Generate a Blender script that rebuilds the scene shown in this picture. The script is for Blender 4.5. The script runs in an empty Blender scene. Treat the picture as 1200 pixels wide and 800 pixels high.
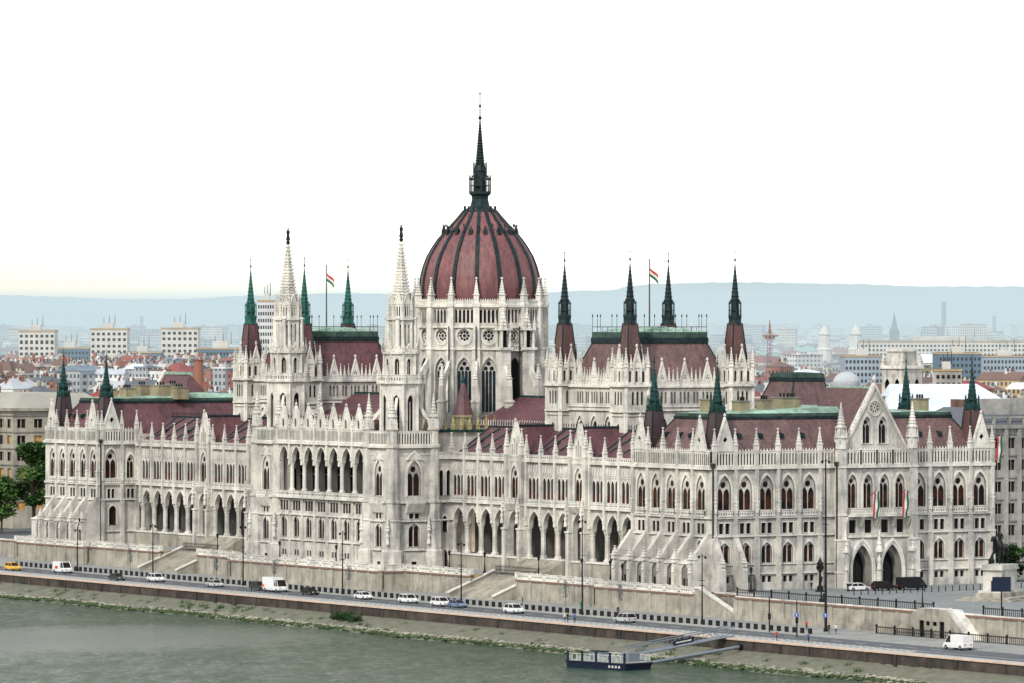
import bpy, math, random
from math import sin, cos, pi, radians, sqrt, atan2
from mathutils import Vector
from mathutils.geometry import tessellate_polygon
random.seed(7)
SC = bpy.context.scene
COL = SC.collection
# ------------------------------------------------------------------ materials
def new_mat(name):
    m = bpy.data.materials.new(name); m.use_nodes = True
    nt = m.node_tree; b = nt.nodes['Principled BSDF']
    return m, nt, b
def N(nt, t, **k):
    n = nt.nodes.new(t)
    for a, v in k.items(): setattr(n, a, v)
    return n
def L(nt, a, b): nt.links.new(a, b)
def mathn(nt, op, a, b=None):
    n = N(nt, 'ShaderNodeMath', operation=op)
    for i, v in enumerate((a, b)):
        if v is None: continue
        if isinstance(v, (int, float)): n.inputs[i].default_value = v
        else: L(nt, v, n.inputs[i])
    return n.outputs[0]
def ramp(nt, fac, stops):
    r = N(nt, 'ShaderNodeValToRGB'); cr = r.color_ramp
    while len(cr.elements) < len(stops): cr.elements.new(0.5)
    for e, (p, c) in zip(cr.elements, stops):
        e.position = p; e.color = (c[0], c[1], c[2], 1)
    L(nt, fac, r.inputs[0]); return r.outputs[0]
def noise(nt, vec, scale, detail=4, rough=.6):
    n = N(nt, 'ShaderNodeTexNoise'); n.inputs['Scale'].default_value = scale
    n.inputs['Detail'].default_value = detail; n.inputs['Roughness'].default_value = rough
    if vec is not None: L(nt, vec, n.inputs['Vector'])
    return n.outputs['Fac']
def mapping(nt, vec, s):
    m = N(nt, 'ShaderNodeMapping'); m.inputs['Scale'].default_value = s
    L(nt, vec, m.inputs['Vector']); return m.outputs[0]
def pos(nt): return N(nt, 'ShaderNodeNewGeometry').outputs['Position']
def mixc(nt, fac, a, b, mode='MIX'):
    m = N(nt, 'ShaderNodeMix', data_type='RGBA', blend_type=mode)
    for i, v in ((0, fac), (6, a), (7, b)):
        if isinstance(v, (int, float)): m.inputs[i].default_value = v
        elif isinstance(v, tuple): m.inputs[i].default_value = (*v, 1)
        else: L(nt, v, m.inputs[i])
    return m.outputs[2]
def bump(nt, b, h, strength=.4, dist=.1):
    n = N(nt, 'ShaderNodeBump'); n.inputs['Strength'].default_value = strength
    n.inputs['Distance'].default_value = dist
    L(nt, h, n.inputs['Height']); L(nt, n.outputs[0], b.inputs['Normal'])
def wallcoord(nt):      # (x+y, z) so that courses run level round every corner
    p = pos(nt); s = N(nt, 'ShaderNodeSeparateXYZ'); L(nt, p, s.inputs[0])
    c = N(nt, 'ShaderNodeCombineXYZ')
    L(nt, mathn(nt, 'ADD', s.outputs[0], s.outputs[1]), c.inputs[0]); L(nt, s.outputs[2], c.inputs[1])
    return c.outputs[0]
def brick(nt, vec, w, h, c1, c2, mortar, msize=.02):
    b = N(nt, 'ShaderNodeTexBrick')
    b.inputs['Color1'].default_value = (*c1, 1); b.inputs['Color2'].default_value = (*c2, 1)
    b.inputs['Mortar'].default_value = (*mortar, 1); b.inputs['Scale'].default_value = 1
    b.inputs['Mortar Size'].default_value = msize; b.inputs['Brick Width'].default_value = w
    b.inputs['Row Height'].default_value = h; b.inputs['Bias'].default_value = 0
    L(nt, vec, b.inputs['Vector']); return b
def stone(name, a, b_, c, soot=.45, bw=1.1, bh=.45):
    m, nt, b = new_mat(name)
    p = pos(nt)
    n1 = noise(nt, p, .35, 6, .65)
    base = ramp(nt, n1, [(.3, b_), (.52, a), (.75, c)])
    br = brick(nt, wallcoord(nt), bw, bh, (1, 1, 1), (.93, .925, .91), (.84, .82, .79))
    base = mixc(nt, 1, base, br.outputs['Color'], 'MULTIPLY')
    st = noise(nt, mapping(nt, p, (.7, .7, .12)), 1.0, 6, .6)      # rain streaks
    stc = ramp(nt, st, [(.48, (1, 1, 1)), (.74, (1 - soot, 1 - soot * .97, 1 - soot * .9))])
    base = mixc(nt, 1, base, stc, 'MULTIPLY')
    fine = noise(nt, p, 3.1, 5, .7)
    fc = ramp(nt, fine, [(.32, (.86, .855, .84)), (.6, (1, 1, 1))])
    base = mixc(nt, 1, base, fc, 'MULTIPLY')
    pt = noise(nt, mapping(nt, p, (.045, .045, .09)), 1.0, 3, .5)      # cleaned and uncleaned stretches
    base = mixc(nt, 1, base, ramp(nt, pt, [(.38, (.80, .80, .81)), (.56, (1, 1, 1))]), 'MULTIPLY')
    L(nt, base, b.inputs['Base Color']); b.inputs['Roughness'].default_value = .9
    bump(nt, b, fine, .5, .1)
    return m
def simple(name, col, rough=.6, metal=0, var=.15, scale=1.5, spec=None):
    m, nt, b = new_mat(name)
    n1 = noise(nt, pos(nt), scale, 4)
    d = tuple(c * (1 - var) for c in col); u = tuple(min(1, c * (1 + var)) for c in col)
    L(nt, ramp(nt, n1, [(.35, d), (.65, u)]), b.inputs['Base Color'])
    b.inputs['Roughness'].default_value = rough; b.inputs['Metallic'].default_value = metal
    b.inputs['Specular IOR Level'].default_value = spec if spec is not None else (.12 if max(col) < .1 else .4)
    return m
def roofmat(name, col, col2, row=.5):
    m, nt, b = new_mat(name)
    p = pos(nt)
    br = brick(nt, wallcoord(nt), .45, row, (1, 1, 1), (.8, .8, .82), (.7, .7, .7), .03)
    n1 = noise(nt, p, .18, 6, .65)
    base = ramp(nt, n1, [(.34, col), (.66, col2)])
    st = noise(nt, mapping(nt, p, (1.2, 1.2, .12)), 1, 6, .7)
    base = mixc(nt, 1, base, ramp(nt, st, [(.4, (1.08, 1.05, 1.02)), (.7, (.42, .47, .5))]), 'MULTIPLY')
    base = mixc(nt, 1, base, br.outputs['Color'], 'MULTIPLY')
    L(nt, base, b.inputs['Base Color']); b.inputs['Roughness'].default_value = .55
    bump(nt, b, br.outputs['Fac'], .6, .08)
    return m
M = {}
M['stone'] = stone('stone', (.63, .61, .565), (.36, .355, .34), (.74, .72, .665), .55)
M['stone_dark'] = stone('weathered and shaded stone', (.26, .255, .235), (.15, .15, .145), (.36, .345, .31))  # also carries the painted shade of reveals and ledge undersides
M['stone_trim'] = stone('trim stone', (.77, .755, .70), (.50, .49, .465), (.84, .825, .77), .45, 1.6, .9)
M['terrace'] = stone('terrace wall stone', (.41, .385, .325), (.27, .255, .22), (.51, .48, .41), .55, 1.3, .5)
M['coping'] = simple('brown coping', (.20, .115, .09), .8)
M['brown_stone'] = stone('brown quay wall stone', (.062, .048, .041), (.018, .016, .015), (.115, .085, .068), .6, 1.3, .5)
M['pink_coping'] = simple('pale pink coping', (.55, .42, .34), .8, scale=.8)
M['roof'] = roofmat('red roof tiles', (.09, .036, .046), (.18, .07, .08))
M['roof2'] = roofmat('brown red roof tiles', (.135, .076, .075), (.215, .128, .122))
M['roof4'] = roofmat('dark purple roof tiles', (.05, .028, .038), (.085, .048, .056))
M['roof3'] = roofmat('dark brown roof tiles', (.10, .048, .048), (.15, .072, .068))
M['dome'] = roofmat('dome tiles', (.19, .066, .072), (.27, .115, .12), .4)
M['copper'] = simple('green copper', (.22, .34, .27), .7, 0, .45, .35)
M['copper_dark'] = simple('dark green copper', (.012, .045, .042), .6, 0, .55, 1.2)
M['copper_mid'] = simple('mid green copper', (.022, .095, .08), .6, 0, .5, 1.2)
M['black_green'] = simple('blackened copper', (.016, .03, .034), .5, 0, .4, 1.0)
M['iron'] = simple('black iron', (.014, .014, .016), .5)
M['pipe'] = simple('dark downpipe', (.03, .028, .03), .5)
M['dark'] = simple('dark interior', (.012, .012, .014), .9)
M['interior'] = stone('shaded inner wall', (.07, .069, .064), (.04, .04, .038), (.10, .098, .09))  # arcade and loggia shade put into the wall colour
def glassmat(name, c1, c2, rough=.15):
    m, nt, b = new_mat(name)
    n1 = noise(nt, pos(nt), .6, 2)
    L(nt, ramp(nt, n1, [(.42, c1), (.6, c2)]), b.inputs['Base Color'])
    b.inputs['Roughness'].default_value = rough; b.inputs['Specular IOR Level'].default_value = .10
    return m
M['glass'] = glassmat('dark window glass', (.010, .010, .012), (.03, .015, .012))
M['glass_blue'] = glassmat('blue leaded glass', (.012, .02, .035), (.02, .035, .055))
M['glass_brown'] = glassmat('window glass with brown blinds', (.008, .007, .008), (.06, .019, .010), .4)
M['tan'] = stone('tan rendered block', (.34, .30, .19), (.24, .21, .14), (.42, .37, .25))
M['blind_red'] = simple('dark red window base', (.06, .012, .01), .6)
M['cream_stone'] = stone('greyish cream render', (.42, .40, .33), (.30, .285, .24), (.5, .475, .40))
M['grey_stone'] = stone('grey facade stone', (.40, .395, .375), (.27, .27, .26), (.48, .47, .44))
M['pontoon_panel'] = simple('weathered pale panel', (.26, .29, .29), .6)
M['copper_dull'] = simple('dull grey green copper', (.05, .085, .072), .65, 0, .4, .6)
M['ochre'] = simple('ochre stone', (.36, .31, .15), .9, 0, .4, 1)
M['bronze'] = simple('dark bronze', (.02, .022, .022), .45, .3)
M['gold'] = simple('pale finial metal', (.4, .34, .25), .5)
def emis(name, col, s):
    m, nt, b = new_mat(name); b.inputs['Base Color'].default_value = (*col, 1)
    b.inputs['Roughness'].default_value = .4
    return m
# ------------------------------------------------------------------ mesh builder
class MB:
    def __init__(s): s.v = []; s.f = []; s.m = []; s.mats = []
    def add(s, vs, fs, mat):
        o = len(s.v); s.v += [tuple(v) for v in vs]
        if mat not in s.mats: s.mats.append(mat)
        k = s.mats.index(mat)
        for f in fs: s.f.append(tuple(i + o for i in f)); s.m.append(k)
    def merge(s, o):
        off = len(s.v); s.v += o.v
        mp = []
        for mt in o.mats:
            if mt not in s.mats: s.mats.append(mt)
            mp.append(s.mats.index(mt))
        s.f += [tuple(i + off for i in f) for f in o.f]; s.m += [mp[k] for k in o.m]
    def build(s, name, parent=None, smooth=False, base=None):
        me = bpy.data.meshes.new(name)
        b = Vector(base) if base else Vector((0, 0, 0))
        me.from_pydata([(x - b.x, y - b.y, z - b.z) for x, y, z in s.v], [], s.f)
        for k in s.mats: me.materials.append(M[k] if isinstance(k, str) else k)
        me.polygons.foreach_set('material_index', s.m)
        if smooth: me.polygons.foreach_set('use_smooth', [True] * len(s.f))
        me.update()
        o = bpy.data.objects.new(name, me); COL.objects.link(o)
        if base: o.location = b
        if parent: o.parent = parent
        return o
def empty(name, loc=(0, 0, 0), label=None, cat=None, group=None, rz=0):
    o = bpy.data.objects.new(name, None); COL.objects.link(o); o.location = loc
    o.rotation_euler.z = rz; o.empty_display_size = .5
    tag(o, label, cat, group); return o
def tag(o, label=None, cat=None, group=None, kind=None):
    if label: o['label'] = label
    if cat: o['category'] = cat
    if group: o['group'] = group
    if kind: o['kind'] = kind
    return o
def struct(name, mb, smooth=False):
    return tag(mb.build(name, None, smooth), kind='structure')
def box(mb, x0, x1, y0, y1, z0, z1, mat):
    vs = [(x, y, z) for z in (z0, z1) for y in (y0, y1) for x in (x0, x1)]
    mb.add(vs, [(0, 1, 3, 2), (4, 5, 7, 6), (0, 1, 5, 4), (2, 3, 7, 6), (0, 2, 6, 4), (1, 3, 7, 5)], mat)
class Fr:
    """wall frame: u along the wall, z up, d outward"""
    def __init__(s, x, y, a): s.O = (x, y); s.U = (cos(a), sin(a)); s.N = (sin(a), -cos(a)); s.a = a
    def p(s, u, z, d): return (s.O[0] + u * s.U[0] + d * s.N[0], s.O[1] + u * s.U[1] + d * s.N[1], z)
def fbox(mb, F, u0, u1, z0, z1, d0, d1, mat):
    vs = [F.p(u, z, d) for z in (z0, z1) for d in (d0, d1) for u in (u0, u1)]
    mb.add(vs, [(0, 1, 3, 2), (4, 5, 7, 6), (0, 1, 5, 4), (2, 3, 7, 6), (0, 2, 6, 4), (1, 3, 7, 5)], mat)
def fprism(mb, F, prof, u0, u1, mat):
    """profile in (d,z) extruded along u"""
    n = len(prof)
    vs = [F.p(u0, z, d) for d, z in prof] + [F.p(u1, z, d) for d, z in prof]
    mb.add(vs, [tuple(range(n)), tuple(range(n, 2 * n))] + [(i, (i + 1) % n, n + (i + 1) % n, n + i) for i in range(n)], mat)
def panel(mb, F, outer, holes, d, depth, mat, rim=False, jamb=None):
    if F.a == 0 and holes and not rim and depth < .7: depth *= .42
    polys = [outer] + holes
    flat = [p for q in polys for p in q]
    tris = tessellate_polygon([[Vector((u, z, 0)) for u, z in q] for q in polys])
    mb.add([F.p(u, z, d) for u, z in flat], [tuple(t) for t in tris], mat)
    for q in (polys if rim else holes):
        n = len(q)
        mb.add([F.p(u, z, d) for u, z in q] + [F.p(u, z, d - depth) for u, z in q],
               [(i, (i + 1) % n, n + (i + 1) % n, n + i) for i in range(n)], jamb or ('stone_dark' if mat == 'stone' and not rim else mat))  # opening reveals darkened: recess shade put into the colour
def poly(mb, F, pts, d, mat): mb.add([F.p(u, z, d) for u, z in pts], [tuple(range(len(pts)))], mat)
def rect(u0, u1, z0, z1): return [(u0, z0), (u1, z0), (u1, z1), (u0, z1)]
def arch(cx, z0, w, h, n=5, k=.9):
    """pointed arch outline"""
    r = min(k * w, h * .9); zs = z0 + h - r; pts = [(cx - w / 2, z0), (cx + w / 2, z0)]
    for i in range(n + 1):
        t = i / n * pi / 3
        pts.append((cx - w / 2 + w * cos(t), zs + r * sin(t) / sin(pi / 3)))
    for i in range(1, n + 1):
        t = (1 - i / n) * pi / 3
        pts.append((cx + w / 2 - w * cos(t), zs + r * sin(t) / sin(pi / 3)))
    return pts
def circ(cx, cz, r, n=10): return [(cx + r * cos(2 * pi * i / n), cz + r * sin(2 * pi * i / n)) for i in range(n)]
def ring(mb, x, y, prof, n, rot, mat, cap=True):
    vs = []; fs = []
    for z, r in prof:
        for i in range(n):
            a = rot + 2 * pi * i / n; vs.append((x + r * cos(a), y + r * sin(a), z))
    for j in range(len(prof) - 1):
        for i in range(n):
            k = (i + 1) % n; fs.append((j * n + i, j * n + k, (j + 1) * n + k, (j + 1) * n + i))
    if cap: fs.append(tuple(range(n))); fs.append(tuple((len(prof) - 1) * n + i for i in range(n)))
    mb.add(vs, fs, mat)
def tube(mb, pts, r, mat, n=6, r2=None):
    pts = [Vector(p) for p in pts]; m = len(pts); vs = []; fs = []
    for j, p in enumerate(pts):
        t = (pts[min(j + 1, m - 1)] - pts[max(j - 1, 0)]).normalized()
        a = t.cross(Vector((0, 0, 1)));
        if a.length < 1e-3: a = Vector((1, 0, 0))
        a.normalize(); b = t.cross(a)
        rr = r if r2 is None else r + (r2 - r) * j / (m - 1)
        for i in range(n):
            th = 2 * pi * i / n; vs.append(p + a * cos(th) * rr + b * sin(th) * rr)
    for j in range(m - 1):
        for i in range(n):
            k = (i + 1) % n; fs.append((j * n + i, j * n + k, (j + 1) * n + k, (j + 1) * n + i))
    fs += [tuple(range(n)), tuple((m - 1) * n + i for i in range(n))]
    mb.add(vs, fs, mat)
def crocket_prof(z0, z1, r0, r1, steps, out=1.28):
    pr = [(z0, r0)]
    for i in range(1, steps):
        t = i / steps; z = z0 + (z1 - z0) * t; r = r0 + (r1 - r0) * t; dz = (z1 - z0) / steps
        pr += [(z - dz * .3, r), (z - dz * .12, r * out + .04), (z, r)]
    pr.append((z1, r1)); return pr
def pinnacle(x, y, z, w, h, mat='stone_trim', rot=pi / 4, steps=5, shaft=.34, fin=True):
    mb = MB(); s = w / sqrt(2); zs = z + h * shaft
    ring(mb, x, y, [(z, s), (zs - .12, s), (zs - .12, s * 1.3), (zs, s * 1.3), (zs + .02, s * .92)], 4, rot, mat)
    ring(mb, x, y, crocket_prof(zs, z + h * .93, s * .9, s * .12, steps), 4, rot, mat)
    if fin: ring(mb, x, y, [(z + h * .92, s * .1), (z + h * .94, s * .42), (z + h * .965, s * .42), (z + h, .02)], 4, rot, mat)
    return mb
# pools: the 100 largest of a part stand alone, the rest share one object
POOL = {}
CAM = Vector((952.8, -531.5, 48.4))
def pool(name, mb, size, child=None, key=None):
    n = len(mb.v); c = Vector([sum(v[i] for v in mb.v) / n for i in range(3)])
    POOL.setdefault(name, []).append((size / (c - CAM).length ** 2, mb, child, c))
def flush_pool(root, cap=100):
    for name, items in POOL.items():
        items.sort(key=lambda t: -t[0])
        for sc_, mb, child, c in items[:cap]:
            o = mb.build(name, root)
            if child: child[1].build(child[0], o)
        if items[cap:]:
            r = MB()
            for sc_, mb, child, c in items[cap:]:
                r.merge(mb)
                if child: r.merge(child[1])
            tag(r.build(name, root), kind='stuff')
    POOL.clear()
# windows --------------------------------------------------------------
def win_gothic(F, cx, z0, w, h, d=0, glass='glass_brown', hood=True, lights=2, seen=True):
    mb = MB(); g = MB(); q = .45 if F.a == 0 else 1
    k = .9; r = k * w; zs = z0 + h - r
    out = arch(cx, z0, w, h)
    holes = []
    tb = .12
    lw = (w - tb * (lights + 1)) / lights
    for i in range(lights):
        c = cx - w / 2 + tb + lw / 2 + i * (lw + tb)
        holes.append(arch(c, z0 + .15, lw, zs - z0 + (.12 if lights == 2 else .0), 3))
    if lights == 2: holes.append(circ(cx, zs + r * .36, w * .2))
    else:
        for dx, dz in ((-w * .2, .14), (w * .2, .14), (0, .5)): holes.append(circ(cx + dx, zs + r * dz + .1, w * .15, 8))
    panel(mb, F, out, holes, d - .4 * q, .18, 'stone')
    if hood:
        o2 = arch(cx, z0, w + .7, h + .55); panel(mb, F, o2, [arch(cx, z0 + .01, w, h - .01)], d + .14, .14, 'stone_trim', rim=True)
    poly(g, F, out, d - .4 * q - .18, glass) if q == 1 else poly(g, F, out, d - .26, glass)
    pool('window', mb, w * h, ('glass', g))
def win_rect(F, us, z0, z1, w, d=0, glass='glass', frame=True):
    q = .42 if F.a == 0 else 1
    for u in us:
        mb = MB(); g = MB()
        if frame: panel(mb, F, rect(u - w / 2 - .14, u + w / 2 + .14, z0 - .1, z1 + .16), [rect(u - w / 2, u + w / 2, z0, z1)], d + .07, .07, 'stone_trim', rim=True)
        fbox(mb, F, u - .035, u + .035, z0, z1, d - .34 * q, d - .27 * q, 'pipe')
        fbox(mb, F, u - w / 2, u + w / 2, (z0 + z1) / 2 - .03, (z0 + z1) / 2 + .03, d - .33 * q, d - .28 * q, 'pipe')
        poly(g, F, rect(u - w / 2, u + w / 2, z0, z1), d - .4 * q, glass)
        pool('window', mb, w * (z1 - z0), ('glass', g))
def win_arch(F, cx, z0, w, h, d=0, glass='glass', pair=False, depth=.45, hood=True):
    mb = MB(); g = MB()
    q = .45 if F.a == 0 else 1; depth *= q
    out = arch(cx, z0, w, h, 4, .6)
    if pair:
        lw = (w - .5) / 2
        panel(mb, F, out, [arch(cx - lw / 2 - .12, z0 + .08, lw, h - .55, 3, .6), arch(cx + lw / 2 + .12, z0 + .08, lw, h - .55, 3, .6)], d - .3 * q, .15, 'stone')
    if hood: panel(mb, F, arch(cx, z0, w + .5, h + .38, 4, .6), [arch(cx, z0 + .01, w, h - .01, 4, .6)], d + .1, .1, 'stone_trim', rim=True)
    if not mb.v: fbox(mb, F, cx - w / 2 - .1, cx + w / 2 + .1, z0 - .15, z0, d - .2, d + .12, 'stone_trim')
    poly(g, F, out, d - depth, glass)
    pool('window', mb, w * h, ('glass', g))
def gallery(mb, F, u0, u1, z0, z1, d=.25, step=.62, wd=.36, crest=True, mat='stone_trim', circles=False):
    th = .1 if F.a == 0 else .2
    if F.a == 0 and not circles: wd *= 1.2
    n = max(1, round((u1 - u0 - .3) / step)); st = (u1 - u0) / n; holes = []
    for i in range(n):
        c = u0 + (i + .5) * st
        if circles: holes.append(circ(c, (z0 + z1) / 2, min(wd, (z1 - z0) * .7) / 2, 8))
        else: holes.append(arch(c, z0 + .25, wd, z1 - z0 - .5, 2))
    panel(mb, F, rect(u0, u1, z0, z1), holes, d, th, mat)
    if z1 - z0 > 2: poly(mb, F, rect(u0, u1, z0, z1 - .3), d - th - (.02 if F.a == 0 else .3), 'stone_dark' if F.a == 0 else 'dark')  # dark sheet behind the slots, their shade put in as colour
    poly(mb, F, rect(u0, u1, z1 - .02, z1), d - .22, mat)
    fbox(mb, F, u0, u1, z1, z1 + .12, d - .27, d + .08, mat)
    fbox(mb, F, u0, u1, z0 - .02, z0 + .12, d - .27, d + .08, mat)
    if crest:
        for i in range(n + 1):
            c = u0 + i * st
            a = [F.p(c - .14, z1 + .1, d), F.p(c + .14, z1 + .1, d), F.p(c + .14, z1 + .1, d - .2), F.p(c - .14, z1 + .1, d - .2), F.p(c, z1 + .62, d - .1)]
            mb.add(a, [(0, 1, 4), (1, 2, 4), (2, 3, 4), (3, 0, 4)], mat)
def gable(F, cx, z0, w, h, d=.3, thick=.5, hole='tre', mat='stone_trim', steps=7, fin=True):
    mb = MB()
    tri = [(cx - w / 2, z0), (cx + w / 2, z0), (cx, z0 + h)]
    holes = []; hz = z0 + h * .34
    if hole == 'tre':
        s = w * .075
        holes = [circ(cx - s * 1.25, hz - s * .5, s, 7), circ(cx + s * 1.25, hz - s * .5, s, 7), circ(cx, hz + s * 1.7, s, 7)]
    elif hole == 'diamond':
        s = w * .13; holes = [[(cx, hz - s * 1.2), (cx + s, hz), (cx, hz + s * 1.2), (cx - s, hz)]]
    elif hole == 'arch':
        holes = [arch(cx, z0 + .25, w * .2, h * .42, 3)]
    elif hole == 'lancets':
        for k in (-1, 0, 1): holes.append(arch(cx + k * w * .17, z0 + .2, w * .11, h * (.5 if k == 0 else .36), 3))
    panel(mb, F, tri, holes, d, thick * .6, mat, rim=True)
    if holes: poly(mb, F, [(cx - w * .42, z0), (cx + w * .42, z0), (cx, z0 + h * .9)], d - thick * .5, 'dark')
    for sgn in (-1, 1):         # coping strips with crockets
        e = [(cx + sgn * (w / 2 + .15), z0 - .05), (cx + sgn * (w / 2 - .12), z0 - .05), (cx, z0 + h - .25), (cx, z0 + h + .25)]
        vs = [F.p(u, z, d + .1) for u, z in e] + [F.p(u, z, d - thick) for u, z in e]
        mb.add(vs, [(0, 1, 2, 3), (4, 5, 6, 7), (0, 3, 7, 4), (1, 2, 6, 5), (0, 1, 5, 4)], mat)
        for i in range(1, steps):
            t = i / steps; u = cx + sgn * (w / 2 + .1) * (1 - t); z = z0 + (h + .1) * t
            q = .13
            vs = [F.p(u - q, z, d - .2), F.p(u + q, z, d - .2), F.p(u, z + q * 2.4, d - .1), F.p(u - q, z, d + .05), F.p(u + q, z, d + .05)]
            mb.add(vs, [(0, 1, 2), (3, 4, 2), (0, 3, 2), (1, 4, 2)], mat)
    if fin:
        x, y, _ = F.p(cx, 0, d - .2)
        ring(mb, x, y, [(z0 + h, .08), (z0 + h + .35, .08), (z0 + h + .4, .24), (z0 + h + .6, .24), (z0 + h + .95, .03)], 4, F.a + pi / 4, mat)
    return mb
# ================================================================== THE PARLIAMENT
root = empty('parliament_building', (0, 0, 0), 'huge pale stone gothic parliament with red ribbed dome and white spires', 'parliament')
G0 = .5
RIV, SOU = 0.0, pi / 2
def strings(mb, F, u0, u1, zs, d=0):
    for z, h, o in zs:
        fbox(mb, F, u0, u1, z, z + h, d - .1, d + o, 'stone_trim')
        fbox(mb, F, u0, u1, z - .22, z - .002, d - .1, d + o * .35, 'stone_dark')  # dark strip below each string, painted as the shade of the ledge
def blind(mb, F, cx, z0, w, h, d):
    fbox(mb, F, cx - w / 2, cx - w / 2 + .09, z0, z0 + h, d, d + .1, 'stone_trim')
    fbox(mb, F, cx + w / 2 - .09, cx + w / 2, z0, z0 + h, d, d + .1, 'stone_trim')
def bay_openings(cx, style, low=True, main=2.9):
    hs = [arch(cx, 15.4, main, 6.3)]
    if style == 'pav' or style == 'south':
        hs += [rect(cx - 1.15, cx - .2, 11.3, 13.2), rect(cx + .2, cx + 1.15, 11.3, 13.2)]
    if low: hs += [arch(cx, 6.0, 2.3, 3.7, 4, .6)]
    if style == 'south': hs += [rect(cx - 1.0, cx - .25, 2.6, 3.7), rect(cx + .25, cx + 1.0, 2.6, 3.7)]
    return hs
def bay_windows(F, cx, style, low=True, main=2.9, d=0, seen=True):
    if not seen: return
    win_gothic(F, cx, 15.4, main, 6.3, d)
    win_rect(F, (cx - .675, cx + .675), 11.3, 13.2, .95, d)
    if low: win_arch(F, cx, 6.0, 2.3, 3.7, d, 'glass_brown', pair=True)
    if style == 'south': win_rect(F, (cx - .625, cx + .625), 2.6, 3.7, .75, d, frame=False)
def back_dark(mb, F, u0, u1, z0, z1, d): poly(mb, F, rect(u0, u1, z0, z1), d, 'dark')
def pilaster(F, u, z0, z1, w=.8, o=.5, pin=True, ph=4.2, d=0, stat=True):
    mb = MB()
    fbox(mb, F, u - w / 2, u + w / 2, z0, 10.9, d, d + o + .25, 'stone')
    fbox(mb, F, u - w / 2 + .06, u + w / 2 - .06, 10.9, z1, d, d + o, 'stone')
    fbox(mb, F, u - w / 2 - .08, u + w / 2 + .08, 10.8, 11.1, d, d + o + .32, 'stone_trim')
    fbox(mb, F, u - w / 2 - .06, u + w / 2 + .06, z1 - 9.0, z1 - 8.8, d, d + o + .12, 'stone_trim')
    x, y, _ = F.p(u, 0, d + o)
    ring(mb, x, y, crocket_prof(15, 19.2, .3, .06, 3), 4, F.a + pi / 4, 'stone_trim')
    pool('buttress', mb, (z1 - z0) * w)
    if pin:
        x, y, _ = F.p(u, 0, d + o * .35)
        pool('pinnacle', pinnacle(x, y, z1, w * .95, ph, rot=F.a + pi / 4, shaft=.3), w * ph)
def sculpt(mb, x, y, z, h, mat='stone_trim', rot=0):
    """small standing stone figure on a bracket"""
    ring(mb, x, y, [(z, h * .16), (z + h * .1, h * .17), (z + h * .45, h * .11), (z + h * .62, h * .15), (z + h * .78, h * .14), (z + h * .83, h * .05), (z + h * .86, h * .07), (z + h * .95, h * .075), (z + h, h * .03)], 7, rot, mat)
def flying(F, u, w, prof):
    mb = MB(); fprism(mb, F, prof, u - w / 2, u + w / 2, 'stone'); return mb
PG = MB()   # nothing stands in it: kept for shared helpers
def pav_face(F, bays, u0, u1, style, piers, gables=(), seen=True, name='pavilion_wall'):
    mb = MB()
    holes = []
    for c, low in bays: holes += bay_openings(c, style, low)
    panel(mb, F, rect(u0, u1, -.6, 23.2), holes if seen else [], 0, .6, 'stone')
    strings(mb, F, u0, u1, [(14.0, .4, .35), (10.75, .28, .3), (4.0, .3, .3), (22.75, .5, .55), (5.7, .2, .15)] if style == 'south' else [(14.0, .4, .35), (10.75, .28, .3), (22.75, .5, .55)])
    if style == 'south':    # darker base courses
        for i in range(6): fbox(mb, F, u0, u1, .2 + i * .62, .7 + i * .62, -.1, .07, 'stone') if False else None
    for c, low in bays:
        bay_windows(F, c, style, low, seen=seen)
        if seen:
            bl = MB(); gallery(bl, F, c - 1.6, c + 1.6, 14.4, 15.35, .42, .5, .3, False)
            pool('balustrade', bl, 2)
    # gallery between piers
    es = [u0] + list(piers) + [u1]
    for a, b in zip(es[:-1], es[1:]):
        if b - a > 1.2:
            gl = MB(); gallery(gl, F, a + .3, b - .3, 23.3, 25.9, .3, .62, .36)
            pool('gallery', gl, (b - a) * 2.6)
    # blind tracery lines over the main windows
    for c, low in bays:
        for k in (-2, -1, 1, 2): fbox(mb, F, c + k * .85 - .05, c + k * .85 + .05, 21.6 if abs(k) == 2 else 22.2, 22.75, 0, .1, 'stone_trim')
    for u in piers: pilaster(F, u, -.6, 25.9)
    for c, w, h in gables: pool('gable', gable(F, c, 26.0, w, h, .45, .6, 'diamond'), w * h)
    mb.build(name, root)
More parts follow.
